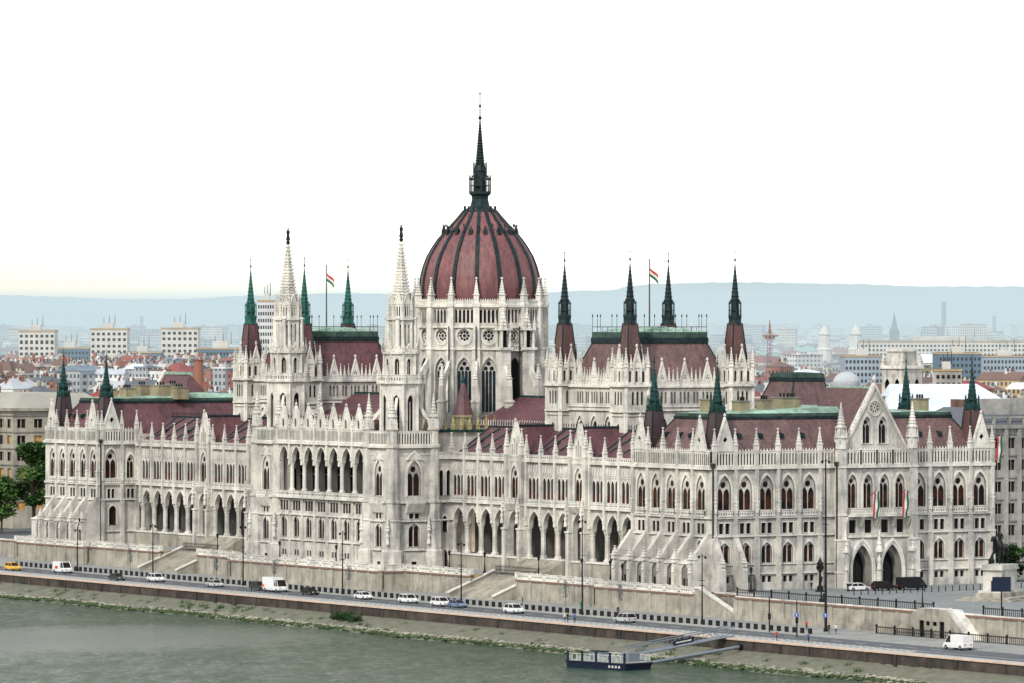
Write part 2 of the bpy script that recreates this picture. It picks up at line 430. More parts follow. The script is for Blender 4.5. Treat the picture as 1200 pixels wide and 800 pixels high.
# ---- river faces of the two end pavilions
W0, WL, XE = 107.4, 26.6, 134.0
rb = [110.6, 115.55, 120.6, 125.6, 130.4]; rp = [108.1, 113.1, 118.1, 123.1, 128.1]
def river_pavilion(s):
    xs = [s * x for x in rb] if s > 0 else sorted(-x for x in rb)
    ps = [s * x for x in rp] if s > 0 else sorted(-x for x in rp)
    F = Fr(0, 0, RIV)
    lo, hi = (W0, XE) if s > 0 else (-XE, -W0)
    pav_face(F, [(c, False) for c in xs], lo, hi, 'pav', ps, gables=((xs[0], 3.7, 5.6), (xs[-1], 3.7, 5.6)))
    # low arcaded podium in front, with the great raking buttresses
    mb = MB(); d = 3.4; F2 = Fr(0, -d, RIV)
    holes = []
    for c in xs: holes += [arch(c, .9, 2.2, 5.0, 4, .55)]
    panel(mb, F2, rect(lo, hi, -.6, 6.2), holes, 0, .5, 'stone')
    fprism(mb, F, [(0, 7.4), (d + .2, 6.2), (d + .2, 6.0), (0, 6.0)], lo, hi, 'stone_trim')
    for xx in (lo, hi): mb.add([(xx, 0, -.6), (xx, -d, -.6), (xx, -d, 6.3), (xx, 0, 7.1)], [(0, 1, 2, 3)], 'stone')
    for c in xs:
        panel(mb, F2, rect(c - 1.25, c + 1.25, .9, 6.1), [rect(c - .95, c - .2, 1.9, 3.4), rect(c + .2, c + .95, 1.9, 3.4)], -.22, .3, 'stone_dark')  # niche backs in dark stone: recess shade put into the colour
        win_rect(F2, (c - .58, c + .58), 1.9, 3.4, .75, -.2, frame=False)
        win_arch(F, c, 7.6, 1.6, 2.6, .16, 'glass', hood=True, depth=.25)
    mb.build('podium_wall', root)
    for u in ps + [hi - .47]:
        b = flying(F, u, .95, [(0, 11.4), (.8, 11.4), (1.1, 10.9), (4.1, 7.2), (4.1, 6.0), (4.5, 5.6), (4.5, -.6), (3.0, -.6), (3.0, 5.6), (0, 6.0)])
        x, y, _ = F.p(u, 0, 4.1)
        b.merge(pinnacle(x, y, 6.2, 1.06, 2.4, steps=3)); ring(b, x, y - .2, crocket_prof(4.5, 6.6, .5, .1, 3), 4, pi / 4, 'stone_trim')
        pool('buttress', b, 20)
river_pavilion(1); river_pavilion(-1)
# ---- south face and returns
FS = Fr(XE, 0, SOU)
sb = [2.6, 7.05, 11.6, 16.15, 20.7]; sp = [.4, 4.8, 9.3, 13.9, 18.4, 22.9]
pav_face(FS, [(c, True) for c in sb], 0, 26.2, 'south', sp, gables=((2.55, 4.0, 5.9),), name='south_wall')
sb2 = [44.7, 49.2, 53.7, 58.3]; sp2 = [47.0, 51.5, 56.0, 60.9]
pav_face(FS, [(c, True) for c in sb2], 42.4, 61.5, 'south', sp2, gables=((58.4, 4.2, 6.0),), name='south_wall')
for u in (.2, 4.8):     # two raking buttresses at the corner
    b = flying(FS, u, .95, [(0, 10.6), (.75, 10.6), (1.0, 10.2), (3.2, 6.6), (3.2, 5.4), (3.6, 5.0), (3.6, -.6), (0, -.6)])
    x, y, _ = FS.p(u, 0, 3.0); b.merge(pinnacle(x, y, 5.6, .9, 2.2, steps=3)); pool('buttress', b, 20)
# gabled centre of the south face, standing 1.6 m proud
def south_centre():
    F = Fr(XE + 1.6, 0, SOU); u0, u1 = 26.2, 42.4; mb = MB(); bs = [29.0, 32.4, 36.0, 39.4]
    doors = [31.1, 37.6]
    holes = [arch(c, 15.4, 2.1, 6.2) for c in bs] + [rect(c - .75, c + .75, 11.0, 13.4) for c in bs] + [arch(c, .52, 4.3, 8.4, 7, 1.0) for c in doors]
    panel(mb, F, rect(u0, u1, -.4, 23.2), holes, 0, 2.2, 'stone')
    fbox(mb, F, u0, u0 + .05, -.4, 26, -1.6, 0, 'stone'); fbox(mb, F, u1 - .05, u1, -.4, 26, -1.6, 0, 'stone')
    strings(mb, F, u0, u1, [(22.75, .5, .55), (10.2, .25, .3)])
    fbox(mb, F, u0 + 1.6, u1 - 1.4, 14.0, 14.4, 0, 1.5, 'stone_trim')
    for c in bs:
        win_gothic(F, c, 15.4, 2.1, 6.2); win_rect(F, (c,), 11.0, 13.4, 1.5)
        for k in (-1, 1): fprism(mb, F, [(0, 12.2), (.3, 12.2), (1.3, 14.0), (0, 14.0)], c + k * 1.55 - .15, c + k * 1.55 + .15, 'stone_trim')
    for a, b in ((u0 + .5, 30.7), (30.7, 34.2), (34.2, 37.7), (37.7, u1 - .5)):
        gl = MB(); gallery(gl, F, a + .2, b - .2, 23.3, 25.9, .3); pool('gallery', gl, 9)
    gl = MB(); gallery(gl, F, u0 + 1.6, u1 - 1.4, 14.4, 15.4, 1.45, .5, .3, False); pool('balustrade', gl, 9)
    mb.build('porch_wall', root)
    for c in doors:     # stepped gothic portals
        p = MB()
        for i, (w, h) in enumerate(((5.5, 9.6), (4.9, 9.0))):
            panel(p, F, arch(c, .5, w, h, 7, 1.0), [arch(c, .52, w - .6, h - .62, 7, 1.0)], .42 - i * .18, .42 - i * .18, 'stone_trim', rim=True)
        panel(p, F, arch(c, .51, 4.3, 8.4, 7, 1.0), [arch(c, .55, 3.3, 7.3, 7, 1.0)], -.9, 1.2, 'stone_dark')
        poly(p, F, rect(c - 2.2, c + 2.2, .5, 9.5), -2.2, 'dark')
        dr = MB(); panel(dr, F, arch(c, .5, 2.6, 5.6, 5), [], -2.1, .1, 'pipe')
        fbox(dr, F, c - .04, c + .04, .5, 5.9, -2.1, -2.0, 'bronze')
        q = p.build('portal', root); dr.build('door', q)
    for u in (34.35, 27.0, 41.5):
        s_ = MB(); x, y, _ = F.p(u, 0, .8)
        ring(s_, x, y, [(.5, .85), (2.2, .8), (2.4, .6), (4.2, .6), (4.4, .8)], 8, 0, 'stone')
        sculpt(s_, x, y, 4.4, 2.6)
        ring(s_, x, y, [(7.6, .75), (8.2, .75), (8.2, .55)] + crocket_prof(8.3, 11.6, .5, .06, 4), 6, 0, 'stone_trim')
        s_.build('statue_niche', root)
    # corner piers and big pinnacles
    for u in (u0 + .3, u1 - .3):
        b = MB(); fbox(b, F, u - 1.0, u + 1.0, -.4, 9.8, -.6, 1.1, 'stone'); fbox(b, F, u - .75, u + .75, 9.8, 26.2, -.5, .75, 'stone')
        fbox(b, F, u - 1.1, u + 1.1, 9.7, 10.0, -.6, 1.2, 'stone_trim'); fbox(b, F, u - 1.1, u + 1.1, 3.9, 4.2, -.6, 1.2, 'stone_trim')
        for z in (14.2, 22.8): fbox(b, F, u - .85, u + .85, z, z + .3, -.5, .9, 'stone_trim')
        pool('buttress', b, 40)
        x, y, _ = F.p(u, 0, .1)
        p = MB(); ring(p, x, y, [(26.2, 1.0), (28.2, .95), (28.2, 1.2), (28.5, 1.2), (28.6, .8), (30.0, .75), (30.0, 1.0), (30.3, 1.0)], 8, pi / 8, 'stone_trim')
        for i in range(4):
            a = pi / 4 + i * pi / 2; p.merge(pinnacle(x + .95 * cos(a), y + .95 * sin(a), 27.4, .35, 2.6, steps=3))
        ring(p, x, y, crocket_prof(30.3, 34.6, .75, .07, 8), 8, pi / 8, 'stone_trim')
        pool('turret_pinnacle', p, 14)
    # the great gable with its rose
    g = MB(); gc = 34.3; W2 = 7.0; z0 = 26.0; H = 11.6
    tri = [(gc - W2, z0), (gc + W2, z0), (gc, z0 + H)]
    holes = [arch(gc - 1.75, 27.0, 1.9, 5.0), arch(gc + 1.75, 27.0, 1.9, 5.0)]
    for i in range(8):
        a = i * pi / 4 + pi / 8; c, s2 = cos(a), sin(a); r0, r1 = .35, 1.05; rz = 34.0 - .5
        q = [(gc + r0 * c, rz + r0 * s2), (gc + (r0 + r1) / 2 * c - .2 * s2, rz + (r0 + r1) / 2 * s2 + .2 * c), (gc + r1 * c, rz + r1 * s2), (gc + (r0 + r1) / 2 * c + .2 * s2, rz + (r0 + r1) / 2 * s2 - .2 * c)]
        holes.append(q)
    holes.append(circ(gc, rz, .18, 8))
    Fg = Fr(XE + 1.0, 0, SOU)
    panel(g, Fg, tri, holes, 0, .5, 'stone', rim=True)
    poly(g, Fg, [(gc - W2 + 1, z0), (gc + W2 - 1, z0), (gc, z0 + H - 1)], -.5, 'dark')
    panel(g, Fg, circ(gc, rz, 1.5, 20), [circ(gc, rz, 1.25, 20)], .15, .15, 'stone_trim', rim=True)
    for c in (gc - 1.75, gc + 1.75): win_gothic(Fg, c, 27.0, 1.9, 5.0, glass='glass')
    for sgn in (-1, 1):
        e = [(gc + sgn * (W2 + .25), z0), (gc + sgn * (W2 - .25), z0), (gc, z0 + H - .4), (gc, z0 + H + .4)]
        vs = [Fg.p(u, z, .3) for u, z in e] + [Fg.p(u, z, -.9) for u, z in e]
        g.add(vs, [(0, 1, 2, 3), (4, 5, 6, 7), (0, 3, 7, 4), (1, 2, 6, 5)], 'stone_trim')
        for i in range(1, 18):
            t = i / 18; x, y, _ = Fg.p(gc + sgn * (W2 + .2) * (1 - t), 0, -.1); z = z0 + H * t + .1
            ring(g, x, y, [(z, .05), (z + .25, .26), (z + .5, .05)], 4, 0, 'stone_trim')
        for i in range(1, 7):
            u = gc + sgn * (W2 - .9) * (1 - i / 8.5); fbox(g, Fg, u - .06, u + .06, z0, z0 + 1.2 + i * 1.05 - .6, 0, .1, 'stone_trim') if i in (1, 2) else None
    x, y, _ = Fg.p(gc, 0, -.2); ring(g, x, y, [(z0 + H, .15), (z0 + H + .8, .12), (z0 + H + .9, .4), (z0 + H + 1.2, .4), (z0 + H + 2.0, .04)], 4, 0, 'stone_trim')
    g.build('gable', root)
    # its steep roof, running back from the face
    r = MB(); ry = gc; hw = 8.0; x0, x1 = 119.8, XE + .4; zt = z0 + H - .5
    vs = [(x0, ry, zt), (x1, ry, zt), (x1, ry - hw, 24.8), (x0, ry - hw, 24.8), (x1, ry + hw, 24.8), (x0, ry + hw, 24.8)]
    r.add(vs, [(0, 1, 2, 3), (0, 1, 4, 5), (0, 3, 5), (1, 2, 4)], 'roof3')
    box(r, x0 - .1, x1 - .5, ry - .12, ry + .12, zt - .1, zt + .2, 'copper')
    r.build('porch_roof', root)
south_centre()
def north_roof():
    r = MB(); ry, zt, hw = 30.2, 37.6, 8; x0, x1 = -136, -123.5
    vs = [(x0, ry, zt), (x1, ry, zt), (x0, ry - hw, 26), (x1 + 7, ry - hw, 26), (x0, ry + hw, 26), (x1 + 7, ry + hw, 26)]
    r.add(vs, [(0, 1, 3, 2), (0, 1, 5, 4), (1, 3, 5), (0, 2, 4)], 'roof')
    box(r, x0, x1 + .2, ry - .3, ry + .3, zt - .1, zt + .5, 'copper')
    g = MB(); F = Fr(-136, 0, -pi / 2)
    poly(g, F, [(-ry - 8, 26), (-ry + 8, 26), (-ry, 38.2)], 0, 'stone'); poly(g, F, [(-ry - 8, 26), (-ry + 8, 26), (-ry, 38.2)], -.5, 'stone')
    for s in (-1, 1):
        e = [(-ry + s * 8.2, 26), (-ry + s * 7.7, 26), (-ry, 37.7), (-ry, 38.5)]
        g.add([F.p(u, z, .2) for u, z in e] + [F.p(u, z, -.7) for u, z in e], [(0, 1, 2, 3), (4, 5, 6, 7), (0, 3, 7, 4), (1, 2, 6, 5)], 'stone_trim')
    r.build('porch_roof', root); g.build('gable', root)
north_roof()
# return face of the north pavilion (looks south), and its twin
def returns():
    F = Fr(-W0, 0, SOU)
    mb = MB(); cs = (2.6, 7.3)
    holes = [arch(2.6, 15.4, 2.8, 6.4), arch(7.3, 15.4, 1.9, 5.2)] + [rect(c - .85, c - .15, 11.2, 13.2) for c in (2.6, 7.3)] + [rect(c + .15, c + .85, 11.2, 13.2) for c in (2.6, 7.3)] + [arch(3.0, 5.4, 1.8, 4.2, 4, .6)]
    panel(mb, F, rect(0, 8.9, -.6, 23.2), holes, 0, .5, 'stone')
    strings(mb, F, 0, 8.9, [(14.0, .4, .35), (10.75, .28, .3), (4.0, .3, .3), (22.75, .5, .55)])
    win_gothic(F, 2.6, 15.4, 2.8, 6.4); win_gothic(F, 7.3, 15.4, 1.9, 5.2)
    for c in (2.6, 7.3): win_rect(F, (c - .5, c + .5), 11.2, 13.2, .7)
    win_arch(F, 3.0, 5.4, 1.8, 4.2)
    for a, b in ((.4, 4.9), (5.3, 8.9)):
        gl = MB(); gallery(gl, F, a, b, 23.3, 25.9, .3); pool('gallery', gl, 9)
    gl = MB(); gallery(gl, F, .6, 8.6, 14.4, 15.35, .42, .5, .3, False); pool('balustrade', gl, 6)
    mb.build('return_wall', root)
    pool('gable', gable(F, 2.6, 26, 4.2, 6.0, .45, .6, 'diamond'), 20)
    for u in (.3, 5.1, 8.7): pilaster(F, u, -.6, 25.9, pin=True)
    F = Fr(W0, 0, SOU); m = MB(); poly(m, F, rect(0, 8.9, -.6, 25.9), 0, 'stone'); m.build('return_wall', root)
returns()
# closing walls of the end blocks (east, north and inner sides)
for s in (1, -1):
    a, b = (W0, XE) if s > 0 else (-XE, -W0)
    cw = MB(); box(cw, a, b, 61.25, 61.5, -.5, 25.9, 'stone')
    if s > 0: box(cw, a + .01, a + .26, 8.9, 61.25, -.5, 25, 'stone')
    else: box(cw, a + .01, a + .26, 0.02, 61.25, -.5, 25.9, 'stone'); box(cw, b - .26, b - .01, 8.9, 61.25, -.5, 25, 'stone')
    cw.build('rear_wall', root)
# ---- mansard roofs
def mansard(mb, x0, x1, y0, y1, z0, z1, ins, mat='roof', band=1.0, top='copper', flat=True):
    a = [(x0, y0, z0), (x1, y0, z0), (x1, y1, z0), (x0, y1, z0)]
    b = [(x0 + ins, y0 + ins, z1), (x1 - ins, y0 + ins, z1), (x1 - ins, y1 - ins, z1), (x0 + ins, y1 - ins, z1)]
    mb.add(a + b, [(0, 1, 5, 4), (1, 2, 6, 5), (2, 3, 7, 6), (3, 0, 4, 7)], mat)
    X0, X1, Y0, Y1 = x0 + ins, x1 - ins, y0 + ins, y1 - ins
    box(mb, X0 - .25, X1 + .25, Y0 - .25, Y1 + .25, z1 - .05, z1 + band * .35, 'black_green')
    box(mb, X0 - .1, X1 + .1, Y0 - .1, Y1 + .1, z1 + band * .35, z1 + band * .8, 'copper_dull')
    mb.add([(X0, Y0, z1 + band * .8 + .004), (X1, Y0, z1 + band * .8 + .004), (X1, Y1, z1 + band * .8 + .004), (X0, Y1, z1 + band * .8 + .004), (X0 + 2, (Y0 + Y1) / 2, z1 + band * .8 + (1.1 if y1 - y0 > 13 else .25)), (X1 - 2, (Y0 + Y1) / 2, z1 + band * .8 + (1.1 if y1 - y0 > 13 else .25))],
           [(0, 1, 5, 4), (2, 3, 4, 5), (0, 3, 4), (1, 2, 5)], top)
    for p, q in zip(a, b):
        tube(mb, [p, q], .16, 'black_green', 5)
def rooflights(face, pts):
    for x, y, z in pts:
        r = MB(); F = Fr(x, y, face)
        fprism(r, F, [(.2, z), (.2, z + .75), (-.9, z + 1.0), (-.9, z)], -.35, .35, 'black_green')
        r.build('roof_hatch', root)
for s in (1, -1):
    r = MB(); a, b = (W0 + .7, XE - .7) if s > 0 else (-XE + .7, -W0 - .7)
    mansard(r, a, b, .7, 60.8, 24.3, 31.6, 5.0, 'roof2' if s > 0 else 'roof', 1.2)
    r.build('mansard_roof', root)
    # spikes at the foot of the slope
    vents = [(119, 9.5, 3.4, 2.6, 2.3), (122, 14, 2.6, 2.2, 2.0), (121, 24, 3.4, 3.0, 2.6), (122, 19, 2.4, 2, 2.2), (118, 27.5, 2.6, 2.6, 2.5), (121, 44, 3.0, 2.6, 2.6), (122.5, 53, 2.4, 2.4, 2.2)] if s > 0 else \
            [(-118, 12, 3.0, 2.4, 2.0), (-121, 17, 3.4, 2.6, 2.6), (-116, 19, 4.2, 3.0, 2.6), (-119, 23.5, 3.2, 3, 2.8), (-113, 22, 3.6, 3, 2.2), (-120, 8.8, 2.0, 2.0, 1.8)]
    for x, y, w, dp, h in vents:
        v = MB(); box(v, x - w / 2, x + w / 2, y - dp / 2, y + dp / 2, 32.3, 32.6 + h, 'tan'); box(v, x - w / 2 - .15, x + w / 2 + .15, y - dp / 2 - .15, y + dp / 2 + .15, 32.6 + h, 32.8 + h, 'stone_dark')
        for k in range(3): ring(v, x - w / 3 + k * w / 3, y, [(32.8 + h, .2), (33.5 + h, .2)], 6, 0, 'iron')
        v.build('chimney_block', root)
rooflights(SOU, [(XE - 3.2, y, 28.2) for y in (8.0, 12.5, 17, 21.5, 47.2, 51.7)])
rooflights(RIV, [(x, 3.0, 28.2) for x in (113.5, 118.2, 122.0)]); rooflights(RIV, [(x, 3.0, 28.2) for x in (-129, -126, -122.5, -119.5, -113.5)])
# ---- roofs' corner spires (low)
def low_spire(x, y, mat='roof2'):
    b = MB(); ring(b, x, y, [(24.0, 2.75), (33.2, 1.45)], 4, pi / 4, mat)
    for i in range(4): a = pi / 4 + i * pi / 2; tube(b, [(x + 2.75 * cos(a), y + 2.75 * sin(a), 24), (x + 1.45 * cos(a), y + 1.45 * sin(a), 33.2)], .13, 'black_green', 5)
    o = b.build('corner_spire', root)
    c = MB(); ring(c, x, y, [(33.0, 1.4), (33.6, 1.5), (33.9, 1.5), (34.0, 1.0), (35.0, .9)], 8, pi / 8, 'copper_dark')
    for i in range(8):
        a = pi / 8 + i * pi / 4; ring(c, x + 1.3 * cos(a), y + 1.3 * sin(a), [(33.9, .1), (35.3, .1), (35.8, .02)], 4, 0, 'copper_dark')
    ring(c, x, y, [(34.75, 1.38), (34.95, 1.38)], 8, pi / 8, 'copper_dark')
    ring(c, x, y, crocket_prof(35.0, 41.2, .88, .06, 8, 1.12), 8, pi / 8, 'copper_dark')
    ring(c, x, y, [(41.1, .09), (41.5, .08), (41.6, .2), (41.8, .2), (41.9, .07), (43.2, .06)], 5, 0, 'copper_dark')
    c.build('spire_cap', o)
for x, y in ((110.2, 3.0), (131.3, 2.9), (131.2, 58.6), (110.3, 58.5), (-110.4, 3.0), (-131.2, 3.0), (-131.2, 58.6)):
    low_spire(x, y, 'roof3' if (x, y) == (131.2, 58.6) else 'roof4')
# ---- the arcaded wings between the pavilions and the centre
def arch_top(c, zs, w, h, n=6):
    r = h; pts = []
    for i in range(n + 1):
        t = i / n * pi / 3; pts.append((c + w / 2 - w * (1 - cos(t)), zs + r * sin(t) / sin(pi / 3)))
    for i in range(1, n + 1):
        t = (1 - i / n) * pi / 3; pts.append((c - w / 2 + w * (1 - cos(t)), zs + r * sin(t) / sin(pi / 3)))
    return pts[::-1]      # left foot -> apex -> right foot
def arcade(mb, F, cs, w, zs, h, z1, u0, u1, d, depth, mat='stone'):
    pts = [(u0, zs)]
    for c in cs: pts += arch_top(c, zs, w, h)
    pts += [(u1, zs), (u1, z1), (u0, z1)]
    panel(mb, F, pts, [], d, depth, mat, rim=True)
    for c in cs:
        e = arch_top(c, zs, w + .5, h + .32); i_ = arch_top(c, zs, w, h)
        panel(mb, F, e + i_[::-1], [], d + .12, .12, 'stone_trim', rim=True)
def column(F, u, z0, z1, r, d, mat='stone', name='column'):
    mb = MB(); x, y, _ = F.p(u, 0, d)
    ring(mb, x, y, [(z0, r * 1.5), (z0 + .35, r * 1.5), (z0 + .6, r * 1.1), (z0 + .8, r), (z1 - 1.1, r * .95), (z1 - 1.0, r * 1.15), (z1 - .9, r), (z1 - .25, r * 1.45), (z1, r * 1.5)], 8, pi / 8, mat)
    pool(name, mb, (z1 - z0) * r)
WARCH = [(30.3, 35.5, 40.7, 45.9), (58.6, 63.9, 69.2), (81.6, 86.8, 92.0, 97.2, 102.4)]
WG = [52.1, 75.4]
WY = 8.8
def wing(s):
    F = Fr(0, WY, RIV); m = MB()
    lo, hi = (28.0, W0) if s > 0 else (-W0, -28.0)
    groups = [sorted(s * c for c in g) for g in WARCH]
    allc = sorted(c for g in groups for c in g)
    gb = sorted(s * c for c in WG)
    # arcade wall, arches springing from round columns
    for g in groups:
        a, b = g[0] - 2.65, g[-1] + 2.65
        arcade(m, F, g, 4.0, 10.1, 3.0, 14.1, a, b, 0, .9)
        for k in range(len(g) + 1):
            u = a + k * (b - a) / len(g)
            u = (g[0] - 2.6 if k == 0 else g[-1] + 2.6 if k == len(g) else (g[k - 1] + g[k]) / 2)
            column(F, u, 4.2, 10.1, .52, -.4)
    for c in gb:    # gabled bays with one arch between thick piers
        arcade(m, F, [c], 4.0, 10.1, 3.0, 14.1, c - 3.3, c + 3.3, .55, 1.3)
        fbox(m, F, c - 3.3, c - 2.0, 4.2, 10.1, -.5, .55, 'stone'); fbox(m, F, c + 2.0, c + 3.3, 4.2, 10.1, -.5, .55, 'stone')
    # loggia behind: floor, vault, back wall with doors
    fbox(m, F, lo, hi, 4.0, 4.2, -5, .6, 'stone_dark')
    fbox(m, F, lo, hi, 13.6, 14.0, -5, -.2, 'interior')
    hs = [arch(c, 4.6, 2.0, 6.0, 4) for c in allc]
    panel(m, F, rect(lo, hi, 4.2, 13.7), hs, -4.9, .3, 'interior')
    for c in allc:
        g_ = MB(); mb2 = MB()
        fbox(mb2, F, c - .05, c + .05, 4.6, 10.4, -5.12, -5.02, 'pipe'); fbox(mb2, F, c - 1, c + 1, 8.2, 8.3, -5.12, -5.02, 'pipe')
        poly(g_, F, arch(c, 4.6, 2.0, 6.0, 4), -5.15, 'glass'); pool('window', mb2, 4, ('glass', g_))
    # podium under the arcade, in banded stone
    fbox(m, F, lo, hi, -.6, 4.0, -.9, .75, 'terrace')
    fbox(m, F, lo, hi, 3.95, 4.25, -.9, .95, 'stone_trim')
    # upper storey
    hs = []
    for c in allc:
        for k in (-1, 0, 1): hs.append(arch(c + k * 1.42, 15.3, 1.12, 4.2, 4))
    for c in gb: hs.append(arch(c, 15.3, 2.7, 6.4))
    panel(m, F, rect(lo, hi, 14.1, 22.8), hs, .05, .55, 'stone')
    for c in allc:
        for k in (-1, 0, 1):
            g_ = MB(); w_ = MB()
            panel(w_, F, arch(c + k * 1.42, 15.3, 1.3, 4.55, 4), [arch(c + k * 1.42, 15.31, 1.12, 4.18, 4)], .14, .08, 'stone_trim', rim=True)
            fbox(w_, F, c + k * 1.42 - .56, c + k * 1.42 + .56, 15.3, 16.9, -.15, -.1, 'blind_red')
            poly(g_, F, arch(c + k * 1.42, 15.3, 1.12, 4.2, 4), -.17, 'glass'); pool('window', w_, 4.2, ('glass', g_))
        for k in (-1.9, -.95, 0, .95, 1.9):     # blind gothic panelling over the lancets
            fprism(m, F, [(.05, 20.2), (.22, 20.4), (.05, 21.9)], c + k - .18, c + k + .18, 'stone_trim')
        bl = MB(); gallery(bl, F, c - 2.2, c + 2.2, 14.45, 15.3, .45, .55, .32, False); pool('balustrade', bl, 4)
        pg = MB(); gallery(pg, F, c - 2.3, c + 2.3, 22.9, 23.7, .35, .62, .4, False, circles=True); pool('parapet', pg, 4)
    strings(m, F, lo, hi, [(14.0, .45, .53), (22.4, .45, .56), (20.0, .12, .12)])
    for g in groups:
        us = [(g[i] + g[i + 1]) / 2 for i in range(len(g) - 1)] + [g[0] - 2.6, g[-1] + 2.6]
        for u in us:
            mb = MB(); fbox(mb, F, u - .3, u + .3, 10.3, 23.7, 0, .55, 'stone_trim'); x, y, _ = F.p(u, 0, .5)
            ring(mb, x, y, crocket_prof(11.4, 13.8, .32, .05, 3), 4, pi / 4, 'stone_trim'); pool('buttress', mb, 8)
            x, y, _ = F.p(u, 0, .2); pool('pinnacle', pinnacle(x, y, 23.7, .75, 3.9, shaft=.25), 3.4)
    for c in gb:
        mb = MB()
        for k in (-1, 1):
            u = c + k * 2.75
            for q, (z0, z1, w, o) in enumerate(((-.6, 9.6, 1.05, 1.45), (9.6, 14.2, .9, 1.25), (14.2, 23.8, .75, 1.0))):
                fbox(mb, F, u - w / 2, u + w / 2, z0, z1, -.3, o, 'stone')
                fbox(mb, F, u - w / 2 - .12, u + w / 2 + .12, z1 - .15, z1 + .15, -.3, o + .14, 'stone_trim')
            x, y, _ = F.p(u, 0, 1.5); sculpt(mb, x, y - .2, 10.6, 2.2); ring(mb, x, y, crocket_prof(12.9, 16.2, .5, .06, 4), 4, pi / 4, 'stone_trim')
            x, y, _ = F.p(u, 0, .6); mb.merge(pinnacle(x, y, 23.8, .9, 5.0, steps=5))
        pool('buttress', mb, 30)
        g_ = gable(F, c, 23.4, 4.7, 6.4, .55, .8, 'lancets'); pool('gable', g_, 15)
        panel(m, F, rect(c - 2.3, c + 2.3, 14.1, 23.6), [arch(c, 15.3, 2.7, 6.4)], .5, .5, 'stone')
        win_gothic(F, c, 15.3, 2.7, 6.4, .5)
        fprism(m, F, [(0, 12.9), (.9, 13.2), (1.7, 14.4), (0, 14.4)], c - 1.9, c + 1.9, 'stone_trim')
        bl = MB(); gallery(bl, F, c - 1.9, c + 1.9, 14.4, 15.3, 1.6, .5, .3, False); pool('balustrade', bl, 4)
    m.build('wing_wall', root)
    # roofs: front slope with a crested ridge, cross roofs behind the gables
    r = MB(); y0 = WY + .5; yr = y0 + 8.2
    r.add([(lo, y0, 22.9), (hi, y0, 22.9), (hi, yr, 28.6), (lo, yr, 28.6), (lo, yr + 8, 24), (hi, yr + 8, 24)], [(0, 1, 2, 3), (3, 2, 5, 4)], 'roof')
    box(r, lo, hi, yr - .25, yr + .25, 28.45, 28.8, 'black_green')
    for c in allc:
        tube(r, [(c - 1.6, y0 + .3, 23.2), (c + 1.8, yr - .5, 28.4)], .16, 'copper_dark', 4)
    for g in groups:
        for u in [g[0] - 2.4, g[-1] + 2.4]: tube(r, [(u, y0, 22.98), (u, yr, 28.68)], .22, 'black_green', 4)
    for c in gb:
        zt = 29.2
        r.add([(c - 3.2, y0, 23.6), (c, y0 - .4, zt), (c + 3.2, y0, 23.6), (c - 3.2, yr + 7, 23.6), (c, yr + 7, zt), (c + 3.2, yr + 7, 23.6)], [(0, 1, 4, 3), (1, 2, 5, 4), (0, 1, 2), (3, 4, 5)], 'roof')
        box(r, c - .2, c + .2, y0, yr + 7, zt - .1, zt + .25, 'black_green')
        ring(r, c, yr + 7, [(zt - .2, .5), (zt + .5, .7), (zt + 1.0, .5), (zt + 1.4, .1)], 8, 0, 'black_green')
    n = int((hi - lo) / .9)
    for i in range(n + 1):
        x = lo + (hi - lo) * i / n; ring(r, x, yr, [(28.8, .07), (29.5, .12), (29.7, .02)], 4, 0, 'black_green')
    r.build('wing_roof', root)
    for k, c in enumerate(allc):
        if k % 2 == 0:
            h_ = MB(); Fh = Fr(c + .9, y0 + 3.6, RIV); fprism(h_, Fh, [(.3, 25.2), (.3, 25.95), (-1.0, 26.2), (-1.0, 25.4)], -.35, .35, 'black_green'); h_.build('roof_hatch', root)
    # solid body behind
    b = MB(); box(b, lo, hi, yr + 7.8, yr + 8, 0, 24.5, 'stone'); box(b, lo, hi, yr + 8, 20 + 23.5, 22.4, 22.7, 'stone_dark')
    b.build('courtyard_wall', root)
wing(1); wing(-1)
